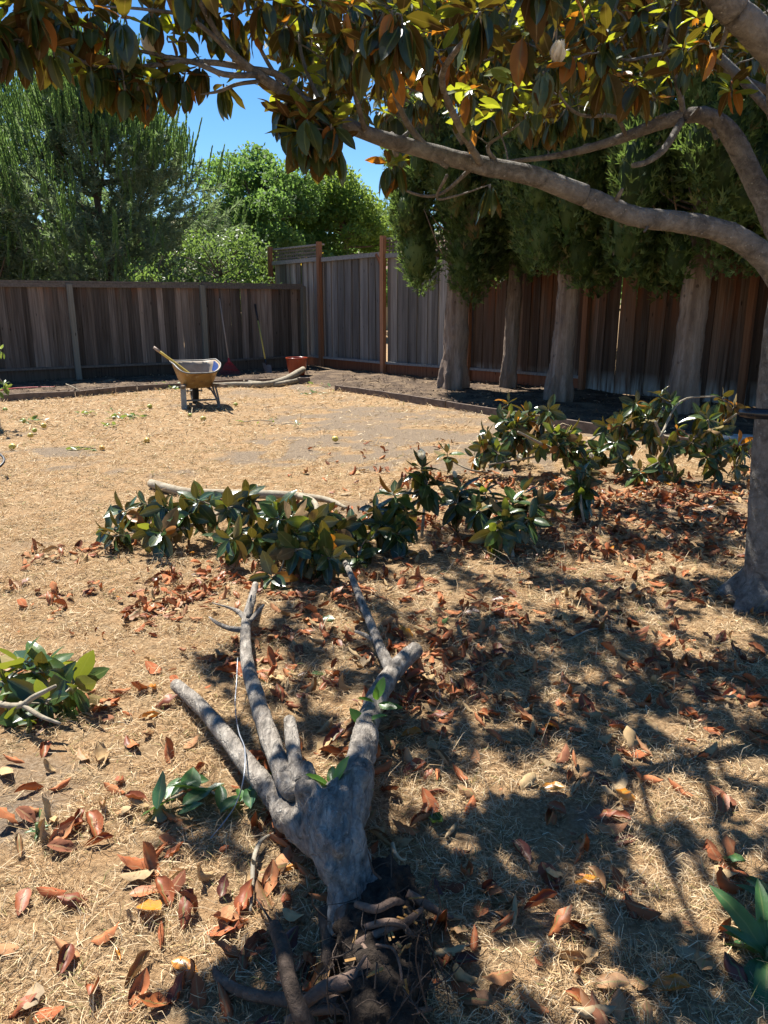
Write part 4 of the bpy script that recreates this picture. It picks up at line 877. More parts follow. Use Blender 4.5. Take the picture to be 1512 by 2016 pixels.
# bare looking tip at the left edge
sG = [([np.array((-1.75, 2.75, .03)), G(20, 1390, .08), G(70, 1370, .14), G(110, 1350, .18)], np.array([.014, .012, .010, .006])), ([G(40, 1385, .10), G(80, 1410, .10), G(120, 1425, .08)], np.array([.009, .008, .005]))]
rG = [(umb(150, 1345, 2.62), (.7, -.1, .6)), (umb(85, 1310, 2.72), (.1, .2, 1)), (umb(40, 1300, 2.75), (-.4, .1, .8)), (umb(90, 1380, 2.55), (0, -.5, .6)), (umb(10, 1350, 2.7), (-.7, -.2, .5)), (umb(-30, 1420, 2.55), (-.5, -.5, .4)), (umb(15, 1440, 2.5), (.1, -.7, .3)), (umb(-80, 1340, 2.8), (-.5, 0, .8))]
cut_branch('sunlit cut sprig with tan backed leaves at the sunny side of the lawn', G(60, 1440), sG, rG, 67, .165, .45, .10, nu=10)

# ------------------------------------------------------------------ fallen leaves
MARK = """195 1664 R 1;102 1765 R 0;152 1782 R 2;294 1805 O 3;317 1851 R 4;364 1820 B 2;212 1851 R 0;129 1905 R 0;132 1880 B 1;7 1880 R 3;192 1954 R 7;271 1917 T 1;364 1910 O 3;357 1957 R 5;390 1967 R 3;443 1990 R 1;301 1993 R 5;40 1990 R 2;65 1977 T 3;96 2003 R 3;40 1680 T 1;314 1607 T 3;367 1633 T 3;241 1607 T 5;436 1841 R 3;466 1828 R 2;347 1755 D 3;324 1775 R 0;1084 1561 O 3;1094 1601 R 0;1139 1666 B 2;1139 1690 R 4;1228 1658 D 3;1222 1739 B 3;1151 1743 O 2;1240 1791 D 1;1264 1800 R 0;1025 1686 D 0;967 1763 T 3;997 1804 T 6;989 1836 B 4;1094 1832 R 2;1139 1836 B 1;1163 1844 T 0;1127 1893 T 1;1151 1901 T 6;1200 1950 T 3;1258 1945 T 6;1317 1950 O 0;1386 1905 T 3;1212 1998 B 3;1050 1982 R 1;1402 1686 B 3;1422 1577 D 3;1422 1593 R 3;1337 1565 R 1;1220 1545 T 3;1204 1577 T 5;1187 1617 B 2;1151 1540 R 4;1123 1536 R 1;924 1573 T 2;924 1597 R 0;1430 1852 R 7;1450 1929 D 2;977 1937 T 6;912 1950 B 0;936 1982 T 3;932 1864 B 1;560 1700 R 3;530 1740 T 3;520 1770 T 6;850 1470 T 3;880 1450 T 3;810 1450 O 0;835 1440 R 0;740 1505 R 4;870 1500 T 1;905 1530 R 1;860 1530 R 4;1000 1470 T 2;950 1410 R 0;920 1360 D 2;1000 1390 R 1;1190 1470 T 2;1260 1490 R 0;1385 1495 B 1;1130 1510 R 4;700 1295 T 4;630 1330 G 3;640 1220 G 3;870 1230 G 0;85 1620 G 1;1440 1705 G 2;860 1630 G 2;30 1505 B 4;60 1560 R 1;15 1530 T 3;120 1555 R 1;265 1475 R 0;330 1490 R 7;240 1540 R 2;225 1560 R 0;305 1360 O 2;295 1415 O 1;165 1495 T 6;75 1170 D 2;110 1175 R 0;100 1190 R 2;140 1180 R 0"""
rg = np.random.default_rng(33); FL = []     # (size score, px, M, L, tmpl, kind)
KM = {'R': 'dry_red', 'T': 'dry_tan', 'O': 'dry_orange', 'B': 'dry_red', 'D': 'dry_dark', 'G': 'herb'}
def put_leaf(x, y, kind, tm, Ln, tilt=.09):
    a = rg.uniform(0, 6.28); d = np.array((math.cos(a), math.sin(a), rg.normal(0, tilt))); n = UP + rg.normal(0, tilt, 3)
    if rg.random() < (.55 if kind != 'O' else .15): n = -n
    B = basis(d, n) * Ln; V = DRY[tm][0] @ B.T; z0 = float(gheight(np.array([x]), np.array([y]))[0])
    z = z0 + .008 + rg.random() * .010 - np.percentile(V[:, 2], 30); fw = project((x, y, z))
    FL.append((Ln / max(.3, fw[2]) if fw else 0, B, np.array((x, y, z)) - B[:, 1] * .5, tm, kind, fw))
for e in MARK.split(';'):
    px, py, kd, tm = e.split(); g = G(float(px), float(py)); put_leaf(g[0], g[1], kd, int(tm), rg.uniform(.072, .098))
NM = len(FL)
def litter(n, x0, x1, y0, y1, fn, size=(.05, .108)):
    c = 0; t = 0
    while c < n and t < n * 60:
        t += 1; x = rg.uniform(x0, x1); y = rg.uniform(y0, y1); pj = project((x, y, 0))
        if pj is None or not (-120 < pj[0] < 1640 and pj[1] < 2150): continue
        if y > 12 or rg.random() > fn(x, y, pj): continue
        kd = rg.choice(['R', 'R', 'R', 'R', 'B', 'D', 'T', 'T', 'T', 'O'], p=[.15, .15, .13, .07, .08, .1, .12, .1, .08, .02])
        put_leaf(x, y, kd, int(rg.integers(8)), rg.uniform(*size)); c += 1
def cl(x, y, s, o): return float(np.clip((fbm(np.array([[x * s, y * s, o]]), 3)[0] - .42) * 5, 0.06, 1))
litter(1050, -1.0, 4.0, 1.25, 6.9, lambda x, y, p: cl(x, y, 2.6, 1.) * float(np.clip((x + .55 + .06 * y) * 1.4, .08, 1)))          # under the crown
litter(760, .3, 4.2, 4.3, 6.8, lambda x, y, p: cl(x, y, 2.2, 7.) * float(np.clip((x - .1 * y + .3) * 1.5, .02, 1)))
litter(300, -2.2, .2, 1.25, 4.6, lambda x, y, p: cl(x, y, 3.4, 3.) ** 2 * .8)                                                          # sunny side
litter(420, -1.8, 4.0, 1.25, 6.5, lambda x, y, p: .4 + .6 * cl(x, y, 2.0, 9.), (.018, .04))
for (px, py, n_, s_) in ((350, 1180, 80, .16), (420, 1140, 50, .13), (330, 1220, 16, .12), (560, 1330, 22, .1), (100, 1180, 14, .12), (440, 1300, 14, .12), (880, 1260, 70, .25), (1100, 1080, 110, .32), (1250, 1000, 130, .38), (1330, 1350, 70, .25), (1150, 1200, 60, .3), (1380, 1100, 70, .3), (900, 1380, 40, .14), (860, 1300, 30, .14), (870, 880, 14, .3), (1450, 1320, 30, .2), (1000, 1180, 40, .3), (620, 1180, 30, .2), (660, 905, 10, .25)):
    g = G(px, py)
    for _ in range(n_):
        kd = rg.choice(['R', 'B', 'D', 'T'], p=[.6, .14, .12, .14]); put_leaf(g[0] + rg.normal(0, s_), g[1] + rg.normal(0, s_ * 1.1), kd, int(rg.integers(8)), rg.uniform(.05, .092))
order = list(range(len(FL))); vis = lambda i: FL[i][0] if FL[i][5] and 0 < FL[i][5][0] < 1512 and FL[i][5][1] < 2010 else 0
order.sort(key=lambda i: (-10 if i < NM else 0) - vis(i))
CW = {'dry_red': 'rust brown', 'dry_dark': 'dark red', 'dry_tan': 'pale tan', 'dry_orange': 'glossy orange', 'herb': 'fresh green'}
SW = ['cupped', 'rolled', 'arched', 'flat', 'tightly rolled', 'twisted', 'bent', 'crumpled']
def where(x, y):
    pj = project((x, y, 0)); px, py = pj[0], pj[1]
    if 600 < px < 860 and py > 1700: return 'against the torn root ball'
    if px < 620 and py > 1700: return 'in the sun beside the torn roots'
    if 380 < px < 800 and 1150 < py <= 1600: return 'between the sawn limbs of the fallen tree'
    if px < 300 and py > 1230: return 'on dry grass near the sunlit cut sprig'
    if px < 600: return 'on the sunny dry grass before the wide cut branch'
    if px > 1330 and py > 1700: return 'in the shade near the broad leaved weed'
    if px > 1250 and py < 1500: return 'near the foot of the standing magnolia'
    if py < 1200: return 'in the litter before the cut sprigs'
    if px < 1000: return 'in dappled shade close to the fallen trunk'
    return 'on dead grass in the dappled shade'
for i in order[:300]:
    _, B, L, tm, kd, _p = FL[i]; mt = KM[kd]
    o = add('fallen_leaf', leaf_mesh('DRY', tm, mt)); set_m(o, B, L)
    tag(o, SW[tm] + ' ' + CW[mt] + ' leaf ' + where(_p and FL[i][2][0], FL[i][2][1]), 'leaf', 'fallen leaves on the lawn')
rest = [(FL[i][1], FL[i][2], FL[i][3], KM[FL[i][4]]) for i in order[300:]]
tag(leaf_stuff(rest, None, 'leaf_litter', DRY, 8), 'scattered smaller dry brown leaf litter over the lawn', 'leaf litter')

# ------------------------------------------------------------------ foliage helpers for trees
def foliage_mat(name, stops, trans, tf=.3, rough=.6):
    k = NT(name); c = k.ramp(k.rnd(), stops); return k.done(k.translucent(k.princ(c, rough, .25), trans, tf))
M['cypress'] = foliage_mat('cypress_foliage', [(0, (.014, .028, .010)), (.35, (.035, .062, .02)), (.7, (.085, .135, .04)), (.92, (.14, .19, .06)), (1, (.14, .09, .045))], (.24, .36, .07), .32)
M['pine'] = foliage_mat('pine_needles', [(0, (.095, .13, .09)), (.6, (.16, .205, .135)), (1, (.23, .27, .18))], (.26, .36, .14), .4)
M['pine_candle'] = foliage_mat('pine_candles', [(0, (.09, .16, .06)), (1, (.16, .26, .095))], (.28, .45, .1), .32)
M['maple'] = foliage_mat('maple_leaves', [(0, (.03, .078, .026)), (.6, (.06, .125, .04)), (1, (.115, .19, .06))], (.24, .40, .08), .38)
M['maple_lime'] = foliage_mat('lime_leaves', [(0, (.05, .105, .025)), (.6, (.085, .155, .035)), (1, (.15, .22, .05))], (.33, .46, .07), .4)
M['shrub'] = foliage_mat('shrub_leaves', [(0, (.035, .08, .025)), (.6, (.07, .13, .04)), (1, (.16, .22, .08))], (.25, .38, .07), .35, .45)
M['gold'] = foliage_mat('golden_leaves', [(0, (.42, .26, .03)), (1, (.6, .42, .05))], (.7, .5, .05), .4)
CARD = (np.array([(-.5, 0, 0), (0, -.1, -.05), (.5, 0, 0), (.1, .5, .12), (-.15, -.42, .1)]), np.array([[0, 1, 3, 3], [1, 2, 3, 3]]))
LEAF4 = (np.array([(0, 0, 0), (.28, .5, .06), (0, 1, -.05), (-.28, .5, .06)]), np.array([[0, 1, 2, 3]]))
def cards(P, sizes, rg, dirs=None, tem=LEAF4, jitter=.6):
    n = len(P)
    if dirs is None: Rm = rand_rot(rg, n)
    else:
        y = dirs + rg.normal(0, jitter, (n, 3)); y /= np.linalg.norm(y, axis=1)[:, None]; z = rg.normal(0, 1, (n, 3)); z -= (z * y).sum(1)[:, None] * y; z /= np.linalg.norm(z, axis=1)[:, None]
        Rm = np.stack([np.cross(y, z), y, z], -1)
    V, Q = join_inst(tem[0], tem[1], Rm * np.asarray(sizes)[:, None, None], P)
    return V, Q, np.repeat(rg.random(n), len(tem[0]))
def sph(rg, n):
    v = rg.normal(size=(n, 3)); return v / np.linalg.norm(v, axis=1)[:, None]
def obj_from(name, Vs, Qs, Rs, mat, parent, kind=None, smooth=False):
    off = 0; QQ = []
    for V, Q in zip(Vs, Qs): QQ.append(Q + off); off += len(V)
    o = add(name, mesh_np(name, np.concatenate(Vs) - np.array(parent.location), [np.concatenate(QQ)], mat, rnd=np.concatenate(Rs), smooth=smooth), parent)
    if kind: o['kind'] = kind
    return o
def lobe_mesh(c, r, rg, seg=10, ring=7):
    th = np.linspace(0, np.pi, ring); ph = np.linspace(0, 2 * np.pi, seg, endpoint=False); V = []
    for t in th:
        for p_ in ph: V.append((math.sin(t) * math.cos(p_), math.sin(t) * math.sin(p_), math.cos(t)))
    V = np.array(V); V = V * (1 + (fbm(V * 2.3 + rg.uniform(0, 50), 2) - .5)[:, None] * .5)
    Q = [[i * seg + j, i * seg + (j + 1) % seg, (i + 1) * seg + (j + 1) % seg, (i + 1) * seg + j] for i in range(ring - 1) for j in range(seg)]
    return V * r + c, np.array(Q)

# ------------------------------------------------------------------ cypresses
SPRAY = (np.array([(-.13, 0, 0), (.13, 0, 0), (0, 1, .1), (-.05, .2, 0), (.12, .15, .03), (.5, .78, -.06), (.05, .25, 0), (-.12, .2, .03), (-.46, .82, .1)]), np.array([[0, 1, 2], [3, 4, 5], [6, 7, 8]]))
def cypress(tx, ty, r0, label, R0, zb, zt, seed, lean=(0, 0), cx=0.0, cy=0.0, low=None):
    rg = np.random.default_rng(seed); t = thing('cypress_tree', (tx, ty, 0), label, 'tree', 'cypress trees along the fence')
    mb = MB(); P = [np.array((tx + lean[0] * z, ty + lean[1] * z, z)) for z in (-.05, .12, .4, 1.0, 1.8, 2.8, 4.5, zt - .5)]
    mb.tube(P, [r0 * 1.2, r0 * 1.12, r0 * 1.04, r0, r0 * .97, r0 * .92, r0 * .7, r0 * .15], 18, 5, bump=.10, bs=5)
    for a in np.linspace(0, 6.28, 7)[:-1] + rg.uniform(0, 1):
        mb.tube([np.array((tx, ty, .6)) + np.array((math.cos(a), math.sin(a), 0)) * r0 * .75, np.array((tx, ty, .2)) + np.array((math.cos(a), math.sin(a), 0)) * r0 * 1.15, np.array((tx, ty, -.03)) + np.array((math.cos(a), math.sin(a), 0)) * r0 * 1.2], [r0 * .22, r0 * .25, r0 * .18], 8, 4)
    remesh_obj('trunk', mb, M['bark_cyp'], t, vox=.03, smooth=3, disp=.02, ds=6, disp2=.008, ds2=20)
    Vs, Qs, Rs = [], [], []; CV, CQ, CR = [], [], []
    nl = int((zt - zb) * 22 * R0)
    for q in range(nl):
        f = (q + rg.random()) / nl; z = zb + (zt - zb) * f; a = rg.uniform(0, 6.28)
        prof = min(1, .62 + 2.2 * f) * (1 - max(0, f - .65) * 1.6)
        rr = rg.uniform(.16, .31) * (1.1 if f < .3 else 1); rad = max(.05, R0 * prof - rr * .7) * math.sqrt(rg.uniform(.45, 1))
        hz_ = rr * rg.uniform(1.5, 2.4)
        c = np.array((tx + cx * (1 - .3 * f) + lean[0] * z + math.cos(a) * rad, ty + cy + lean[1] * z + math.sin(a) * rad, z + (low(a) if low and f < .25 else 0)))
        V, Q = lobe_mesh(c, np.array((rr, rr, hz_)) * .7, rg); CV.append(V); CQ.append(Q); CR.append(np.full(len(V), rg.random() * .8))
        n = int(((300 if seed < 205 else 120) if z < CAM_H + ty * .36 + .4 else 45) * (rr / .24) * (hz_ / .45)); s = sph(rg, n); p_ = c + s * np.array((rr, rr, hz_)) * rg.uniform(.74, 1.1, n)[:, None]
        d = s * np.array((.8, .8, .4)) + np.array((0, 0, 1.0)); V, Q, r_ = cards(p_, rg.uniform(.06, .115, n) * rg.choice([1, 1, 1, 1.5], n), rg, d, SPRAY, .4)
        Vs.append(V); Qs.append(Q); Rs.append(np.clip(r_ * .95 + rg.uniform(-.1, .1), 0, .99))
    crown = obj_from('crown', Vs, Qs, Rs, M['cypress'], t, 'stuff'); core = obj_from('inner_foliage', CV, CQ, CR, M['cypress'], t, 'stuff', True)
    tw = MB()
    for q in range(22):
        a = rg.uniform(0, 6.28); z = zb + rg.uniform(-.25, .9); L = rg.uniform(.3, R0 * .8); p0 = np.array((tx + lean[0] * z, ty + lean[1] * z, z))
        tw.tube([p0, p0 + np.array((math.cos(a), math.sin(a), .5)) * L * .5, p0 + np.array((math.cos(a), math.sin(a), 1.1)) * L], [.018, .012, .005], 5, 3)
    tw.obj('limbs', M['bark_cyp'], t, kind='stuff'); return t
c1, c2, c3, c4 = G(892, 772), G(1000, 770), G(1098, 798), G(1338, 822)
cypress(c1[0], c1[1], .20, 'thick leaning cypress trunk with crown overhanging the grey fence', 1.12, 2.22, 8.0, 201, (.03, 0), -.25, 0, lambda a: -.15 * max(0, math.cos(a)))
cypress(c2[0], c2[1], .125, 'slimmest cypress standing between two thicker ones', 1.05, 2.3, 7.8, 202, (.025, 0))
cypress(c3[0], c3[1], .165, 'cypress with a knotty trunk right of the slim one', 1.15, 2.1, 7.8, 203, (.035, 0), -.05)
cypress(c4[0], c4[1], .175, 'broad cypress nearest the standing magnolia', 1.6, 2.0, 7.5, 204, (.03, 0), 0, 0)
cypress(6.1, 9.0, .18, 'cypress half hidden behind the standing magnolia', 1.5, 1.85, 7.4, 205, (.01, 0))

# ------------------------------------------------------------------ trees beyond the fences
NEED = (np.array([(-.085, 0, 0), (.085, 0, 0), (0, 1, 0)]), np.array([[0, 1, 2]]))
def pine(x, y, h, Rw, label, seed, zmin=.6, candles=520, tufts=900, az=(0, 6.28), lopx=0.0):
    rg = np.random.default_rng(seed); t = thing('pine_tree', (x, y, 0), label, 'tree', 'pine trees beyond the fence')
    mb = MB(); mb.tube([(x, y, -.05), (x + .1, y, h * .3), (x - .1, y, h * .6), (x, y, h * .9)], [.17, .12, .08, .02], 12, 5, bump=.1); mb.obj('trunk', M['bark_pine'], t)
    tips = []; lim = MB()
    def rad(z): f = (z - zmin) / (h - zmin); return Rw * (math.sin(math.pi * min(1, .28 + .72 * f)) ** .8) * (1 - .12 * f) + .25
    while len(tips) < tufts:
        f = rg.random() ** .9; z = zmin + (h - zmin) * f; a = rg.uniform(0, 6.28); rr = rad(z) * math.sqrt(rg.uniform(.08, 1)) * (1 + .15 * math.sin(a * 3 + z * 2))
        tips.append((np.array((x + math.cos(a) * rr + lopx * f, y + math.sin(a) * rr, z)), a, rr / rad(z), f))
    for q in range(70):
        p_, a, k_, f = tips[q]; p0 = np.array((x, y, max(.3, p_[2] - rg.uniform(.5, 1.3)))); lim.tube([p0, p0 * .5 + p_ * .5 - UP * .15, p_], [.05, .03, .012], 5, 4, cap=False)
    lim.obj('limbs', M['bark_pine'], t, kind='stuff')
    P, Dr, S = [], [], []
    for (p_, a, k_, f) in tips:                                     # old growth brushes
        n = 70; ax = nrm(np.array((math.cos(a) * .8, math.sin(a) * .8, .5)) + rg.normal(0, .3, 3)); u = rg.random(n)
        P.append(p_ + ax * ((u - .7) * .8)[:, None]); Dr.append(sph(rg, n) + ax * .9); S.append(rg.uniform(.14, .25, n))
    P = np.concatenate(P); V, Q, r_ = cards(P, np.concatenate(S), rg, np.concatenate(Dr), NEED, .15)
    obj_from('needles', [V], [Q], [r_], M['pine'], t, 'stuff')
    P, Dr, S = [], [], []
    idx = sorted(range(len(tips)), key=lambda i: -(tips[i][2] + .6 * tips[i][3] - .25 * math.sin(tips[i][1]) + rg.random() * .35))[:candles // 4]
    for i in idx:                                                   # upright new shoots
        p_, a, k_, f = tips[i]
        for q in range(rg.integers(3, 7)):
            b = p_ + rg.normal(0, .22, 3) * np.array((1, 1, .5)) + UP * .1; L = rg.uniform(.4, .85); ax = nrm(np.array((math.cos(a) * .25, math.sin(a) * .25, 1)) + rg.normal(0, .10, 3))
            n = int(120 * L / .5); u = rg.random(n); side = sph(rg, n)
            P.append(b + ax * (u * L)[:, None]); Dr.append(ax * 1.5 + side * (.85 - .45 * u)[:, None]); S.append(rg.uniform(.06, .10, n))
    V, Q, r_ = cards(np.concatenate(P), np.concatenate(S), rg, np.concatenate(Dr), (NEED[0] * np.array((2.2, 1, 1)), NEED[1]), .1)
    obj_from('new_shoots', [V], [Q], [r_], M['pine_candle'], t, 'stuff'); return t
pc = D(210, 540, 22.5); pine(pc[0], pc[1], 7.6, 3.3, 'broad pine with upright candle shoots behind the brown fence', 301, .9, 1200, 1700, lopx=0)
pc = D(-10, 540, 25.5); pine(pc[0] + .2, pc[1], 9.0, 2.2, 'taller narrow pine behind the broad pine', 302, 1.2, 520, 420)
pc = D(15, 540, 20.5); pine(pc[0] - .6, pc[1], 3.9, 1.5, 'small pale pine low at the end of the brown fence', 303, .6, 160, 300)

def broadleaf(name, x, y, h, Rx, zc, label, seed, mat, nb=46, nleaf=260, ls=.13, br=(.45, .9), cat='tree', group=None, trunk=.16, Ry=None, squash=1.0):
    rg = np.random.default_rng(seed); t = thing(name, (x, y, 0), label, cat, group); Ry = Ry or Rx; P, S, C = [], [], []
    tr = MB(); tr.tube([(x, y, -.05), (x + .08, y, zc * .5), (x, y, zc), (x, y, h * .8)], [trunk, trunk * .8, trunk * .55, trunk * .15], 10, 5, bump=.1); tr.obj('trunk', M['bark_pine'], t)
    li = MB()
    for q in range(nb):
        s = sph(rg, 1)[0]; k_ = rg.uniform(.35, 1) ** .5; c = np.array((x, y, zc)) + s * k_ * np.array((Rx, Ry, (h - zc) if s[2] > 0 else zc * .75)); c[2] = max(c[2], .3)
        rr = rg.uniform(*br); n = int(nleaf * (rr / .65) ** 2); d = sph(rg, n); sh = rr * rg.uniform(.35, 1.1, n) ** .6
        P.append(c + d * sh[:, None] * np.array((1, 1, .75 * squash))); S.append(rg.uniform(.6, 1.3, n) * ls)
        C.append(np.clip(rg.random() * .5 + rg.random(n) * .5, 0, 1))
        p0 = np.array((x, y, max(.2, min(c[2] - .3, zc * 1.2)))); li.tube([p0, p0 * .5 + c * .5 + rg.normal(0, .1, 3), c + s * rr * .5], [trunk * .3, trunk * .2, .01], 5, 3, cap=False)
    li.obj('limbs', M['bark_pine'], t, kind='stuff')
    P = np.concatenate(P); V, Q, _ = cards(P, np.concatenate(S), rg, np.tile(np.array((0, 0, -.35)), (len(P), 1)), LEAF4, 1.0)
    obj_from('crown', [V], [Q], [np.repeat(np.concatenate(C), 4)], M[mat], t, 'stuff'); return t
pc = D(520, 500, 30); broadleaf('maple_tree', pc[0], 30, 7.0, 2.3, 3.8, 'deep green maple behind the fence corner', 311, 'maple', 75, 420, .17)
pc = D(680, 500, 33); broadleaf('maple_tree', pc[0], 33, 6.3, 2.3, 3.6, 'yellow green maple between the deep green maple and the cypresses', 312, 'maple_lime', 70, 420, .17)
pc = D(600, 500, 38); broadleaf('maple_tree', pc[0], 38, 5.9, 4.5, 3.0, 'dark hedge like tree behind the two maples', 313, 'maple', 80, 240, .24)
pc = D(430, 540, 18.6); broadleaf('apple_tree', pc[0], 18.6, 3.1, 1.05, 1.7, 'leafy pale green fruit tree right behind the brown fence', 314, 'shrub', 44, 330, .10, (.28, .5), trunk=.08)
pc = D(300, 540, 18.2); broadleaf('apple_tree', pc[0], 18.2, 2.45, .9, 1.5, 'low leafy shoots sprawling over the brown fence by the big pine', 315, 'shrub', 30, 260, .09, (.22, .42), trunk=.06)
pc = D(488, 540, 19.8); broadleaf('apple_tree', pc[0] + .1, 19.8, 3.05, .55, 1.7, 'shrubby fruit tree against the lattice end post', 316, 'shrub', 22, 300, .095, (.28, .45), trunk=.06)
pc = D(-40, 300, 20); broadleaf('lime_tree', pc[0] - .45, 20, 6.0, 1.0, 4.2, 'yellow green tree at the far end of the brown fence', 317, 'maple_lime', 22, 190, .12, (.3, .5), trunk=.1)
pc = D(605, 500, 21); broadleaf('golden_shrub', pc[0], 21, 2.85, .35, 2.3, 'golden leaved shrub peeking over the lattice', 318, 'gold', 14, 60, .08, (.1, .22), 'shrub', trunk=.03)
pc = D(120, 560, 34); broadleaf('background_tree', pc[0], 34, 5.6, 5.5, 2.6, 'dark broad tree behind the pines', 319, 'maple', 60, 120, .3, (.8, 1.3))
pc = D(1300, 500, 24); broadleaf('background_tree', pc[0], 24, 7, 4.5, 3.4, 'tree beyond the tall fence behind the cypresses', 320, 'maple', 40, 60, .3, (.7, 1.2))

# house and hill beyond
hs = thing('house', (2.2, 46, 0), 'beige house with brown tiled roof beyond the fence corner', 'house')
k = NT('stucco'); n = k.noise(k.pos(), 12, 4); M['stucco'] = k.done(k.princ(k.mix(n, (.52, .42, .27), (.45, .36, .23)), .9, .2, k.bump(n, .3, .01)))
M['roof_tile'] = simple('roof_tile', (.24, .15, .11), .85, .2, var=.5, scale=6)
mb = MB(); mb.box((4.0, 46, 1.45), (9, 7, 2.9)); mb.obj('wall', M['stucco'], hs, smooth=False)
mb = MB(); b0 = [(-1.2, 42.0, 2.8), (9.2, 42.0, 2.8), (9.2, 50.0, 2.8), (-1.2, 50.0, 2.8), (1.6, 46, 4.9), (6.5, 46, 4.9)]
mb.put(b0, [[0, 1, 5, 4], [2, 3, 4, 5], [3, 2, 1, 0]], [[3, 0, 4], [1, 2, 5]]); rf_o = mb.obj('roof', M['roof_tile'], hs, smooth=False)
mb = MB()
for q in range(13):
    f = (q + .5) / 13; z = 2.83 + 2.1 * f; y_ = 42 + 4 * f; mb.box((-1.2 + 2.8 * f + (10.4 - 5.5 * f) / 2, y_, z), (10.4 - 5.5 * f, .34, .04), np.array([(1, 0, 0), (0, .885, .465), (0, -.465, .885)]))
mb.obj('tile_rows', M['roof_tile'], hs, smooth=False, kind='stuff')
mb = MB(); mb.box((1.4, 42.46, 1.5), (1.3, .06, 1.1)); wn = mb.obj('window', simple('window_glass', (.03, .035, .04), .1, .6), hs, smooth=False)
k = NT('hill_scrub'); n = k.noise(k.pos(), .08, 6, .7); M['hill'] = k.done(k.princ(k.ramp(n, [(.35, (.07, .09, .05)), (.6, (.22, .19, .11)), (.8, (.3, .26, .16))]), .95, .1))
xs_ = np.linspace(-700, 700, 90); ys_ = np.linspace(250, 900, 30); X, Y = np.meshgrid(xs_, ys_); u = (Y.ravel() - 250) / 650
Z = np.sin(np.pi * np.clip(u * .9, 0, 1)) ** 1.2 * (34 + 34 * fbm(np.column_stack([X.ravel() * .006, Y.ravel() * .006, np.zeros(X.size)]), 3)) - 1.0
I = (np.arange(29)[:, None] * 90 + np.arange(89)[None]).ravel()
tag(add('hill', mesh_np('hill', np.column_stack([X.ravel(), Y.ravel(), Z]), [np.column_stack([I, I + 1, I + 91, I + 90])], M['hill'])), 'dry scrubby hillside in the distance', 'hill', kind='structure')

# ------------------------------------------------------------------ wheelbarrow
k = NT('rusty_yellow_tray'); p = k.objc(); n1 = k.noise(p, 7, 6, .7); n2 = k.noise(k.mapping(p, (14, 14, 3)), 1, 5, .7)
cc = k.ramp(n1, [(.3, (.36, .22, .07)), (.52, (.30, .175, .06)), (.7, (.13, .07, .035))]); cc = k.mix(k.maprange(n2, .56, .7, 0, .7), cc, (.55, .47, .3))
M['tray'] = k.done(k.princ(cc, .6, .4, k.bump(n1, .3, .004)))
k = NT('worn_tray_inside'); n1 = k.noise(k.objc(), 4, 5, .6)
M['tray_in'] = k.done(k.princ(k.ramp(n1, [(.35, (.26, .19, .12)), (.55, (.36, .29, .21)), (.75, (.2, .12, .065))]), .5, .5, k.bump(n1, .3, .01)))
M['blue_paint'] = simple('blue_paint', (.02, .07, .28), .45, .5, scale=9)
M['tyre'] = simple('tyre_rubber', (.018, .018, .018), .8, .3)
M['steel'] = simple('worn_steel', (.2, .19, .175), .6, .5, .3, .5, 15)
M['grey_steel'] = simple('grey_painted_steel', (.3, .31, .3), .6, .5, .0, .45, 12)
M['old_wood'] = simple('old_handle_wood', (.2, .145, .095), .85, .25, var=.5, scale=18)
M['yellow_handle'] = simple('yellow_fibreglass', (.62, .45, .09), .45, .45, var=.2, scale=10)
M['black_grip'] = simple('black_rubber', (.02, .02, .022), .5, .4)
M['red_plastic'] = simple('red_plastic', (.42, .03, .035), .5, .45)
M['pot_glaze'] = simple('red_glaze', (.36, .055, .018), .22, .6, var=.35, scale=5, bump=.1)
M['pale_handle'] = simple('pale_handle', (.40, .30, .23), .7, .3, scale=12)
wc = G(374, 806); WX, WY = float(wc[0]) + .03, float(wc[1]) + .37
wb = thing('wheelbarrow', (WX, WY, 0), 'rusty yellow wheelbarrow with a blue inside standing on the lawn', 'wheelbarrow')
th = R(-70); U = np.array((math.cos(th), math.sin(th), 0)); W_ = np.array((-math.sin(th), math.cos(th), 0)); C0 = np.array((WX, WY, 0))
def wp(u, v, z): return C0 + U * u + W_ * v + UP * z
# tray: rounded tub, flared rim; rings from bottom to rim
def ring(lu0, lu1, lv, z, n=40, wave=0.0):
    P = []
    for q in range(n):
        a = q / n * 2 * np.pi; cu, sv = math.cos(a), math.sin(a); e = .42
        x = math.copysign(abs(cu) ** e, cu); y = math.copysign(abs(sv) ** e, sv); uc = (lu0 + lu1) / 2; hu = (lu1 - lu0) / 2
        zz = z + wave * (.9 * abs(sv) ** 2 - .75 * cu - .2); P.append(wp(uc + x * hu, y * lv * .96 * (1 - .06 * x), zz - .02))
    return np.array(P)
def tub(shrink, mat, name, parent, thick=0.0):
    R_ = [ring(-.18, .20, .17, .30 + thick), ring(-.24, .25, .20, .31 + thick), ring(-.32, .36, .255, .42), ring(-.40, .47, .31, .56, wave=.03), ring(-.42, .50, .325, .60, wave=.06), ring(-.445, .525, .345, .605 - thick * .5, wave=.07)]
    n = 40; c = [r.mean(0) for r in R_]; V = []
    for r, cc_ in zip(R_, c): V.append(cc_ + (r - cc_) * (1 - shrink))
    V.append(np.array([c[0]])); V = np.concatenate(V); Q = [[i * n + j, i * n + (j + 1) % n, (i + 1) * n + (j + 1) % n, (i + 1) * n + j] for i in range(5) for j in range(n)]
    b = MB(); b.put(V, Q, [[6 * n, (j + 1) % n, j] for j in range(n)]); return b.obj(name, M[mat], parent)
tub(0, 'tray', 'tray', wb); tub(.02, 'tray_in', 'tray_inside', wb, .012)
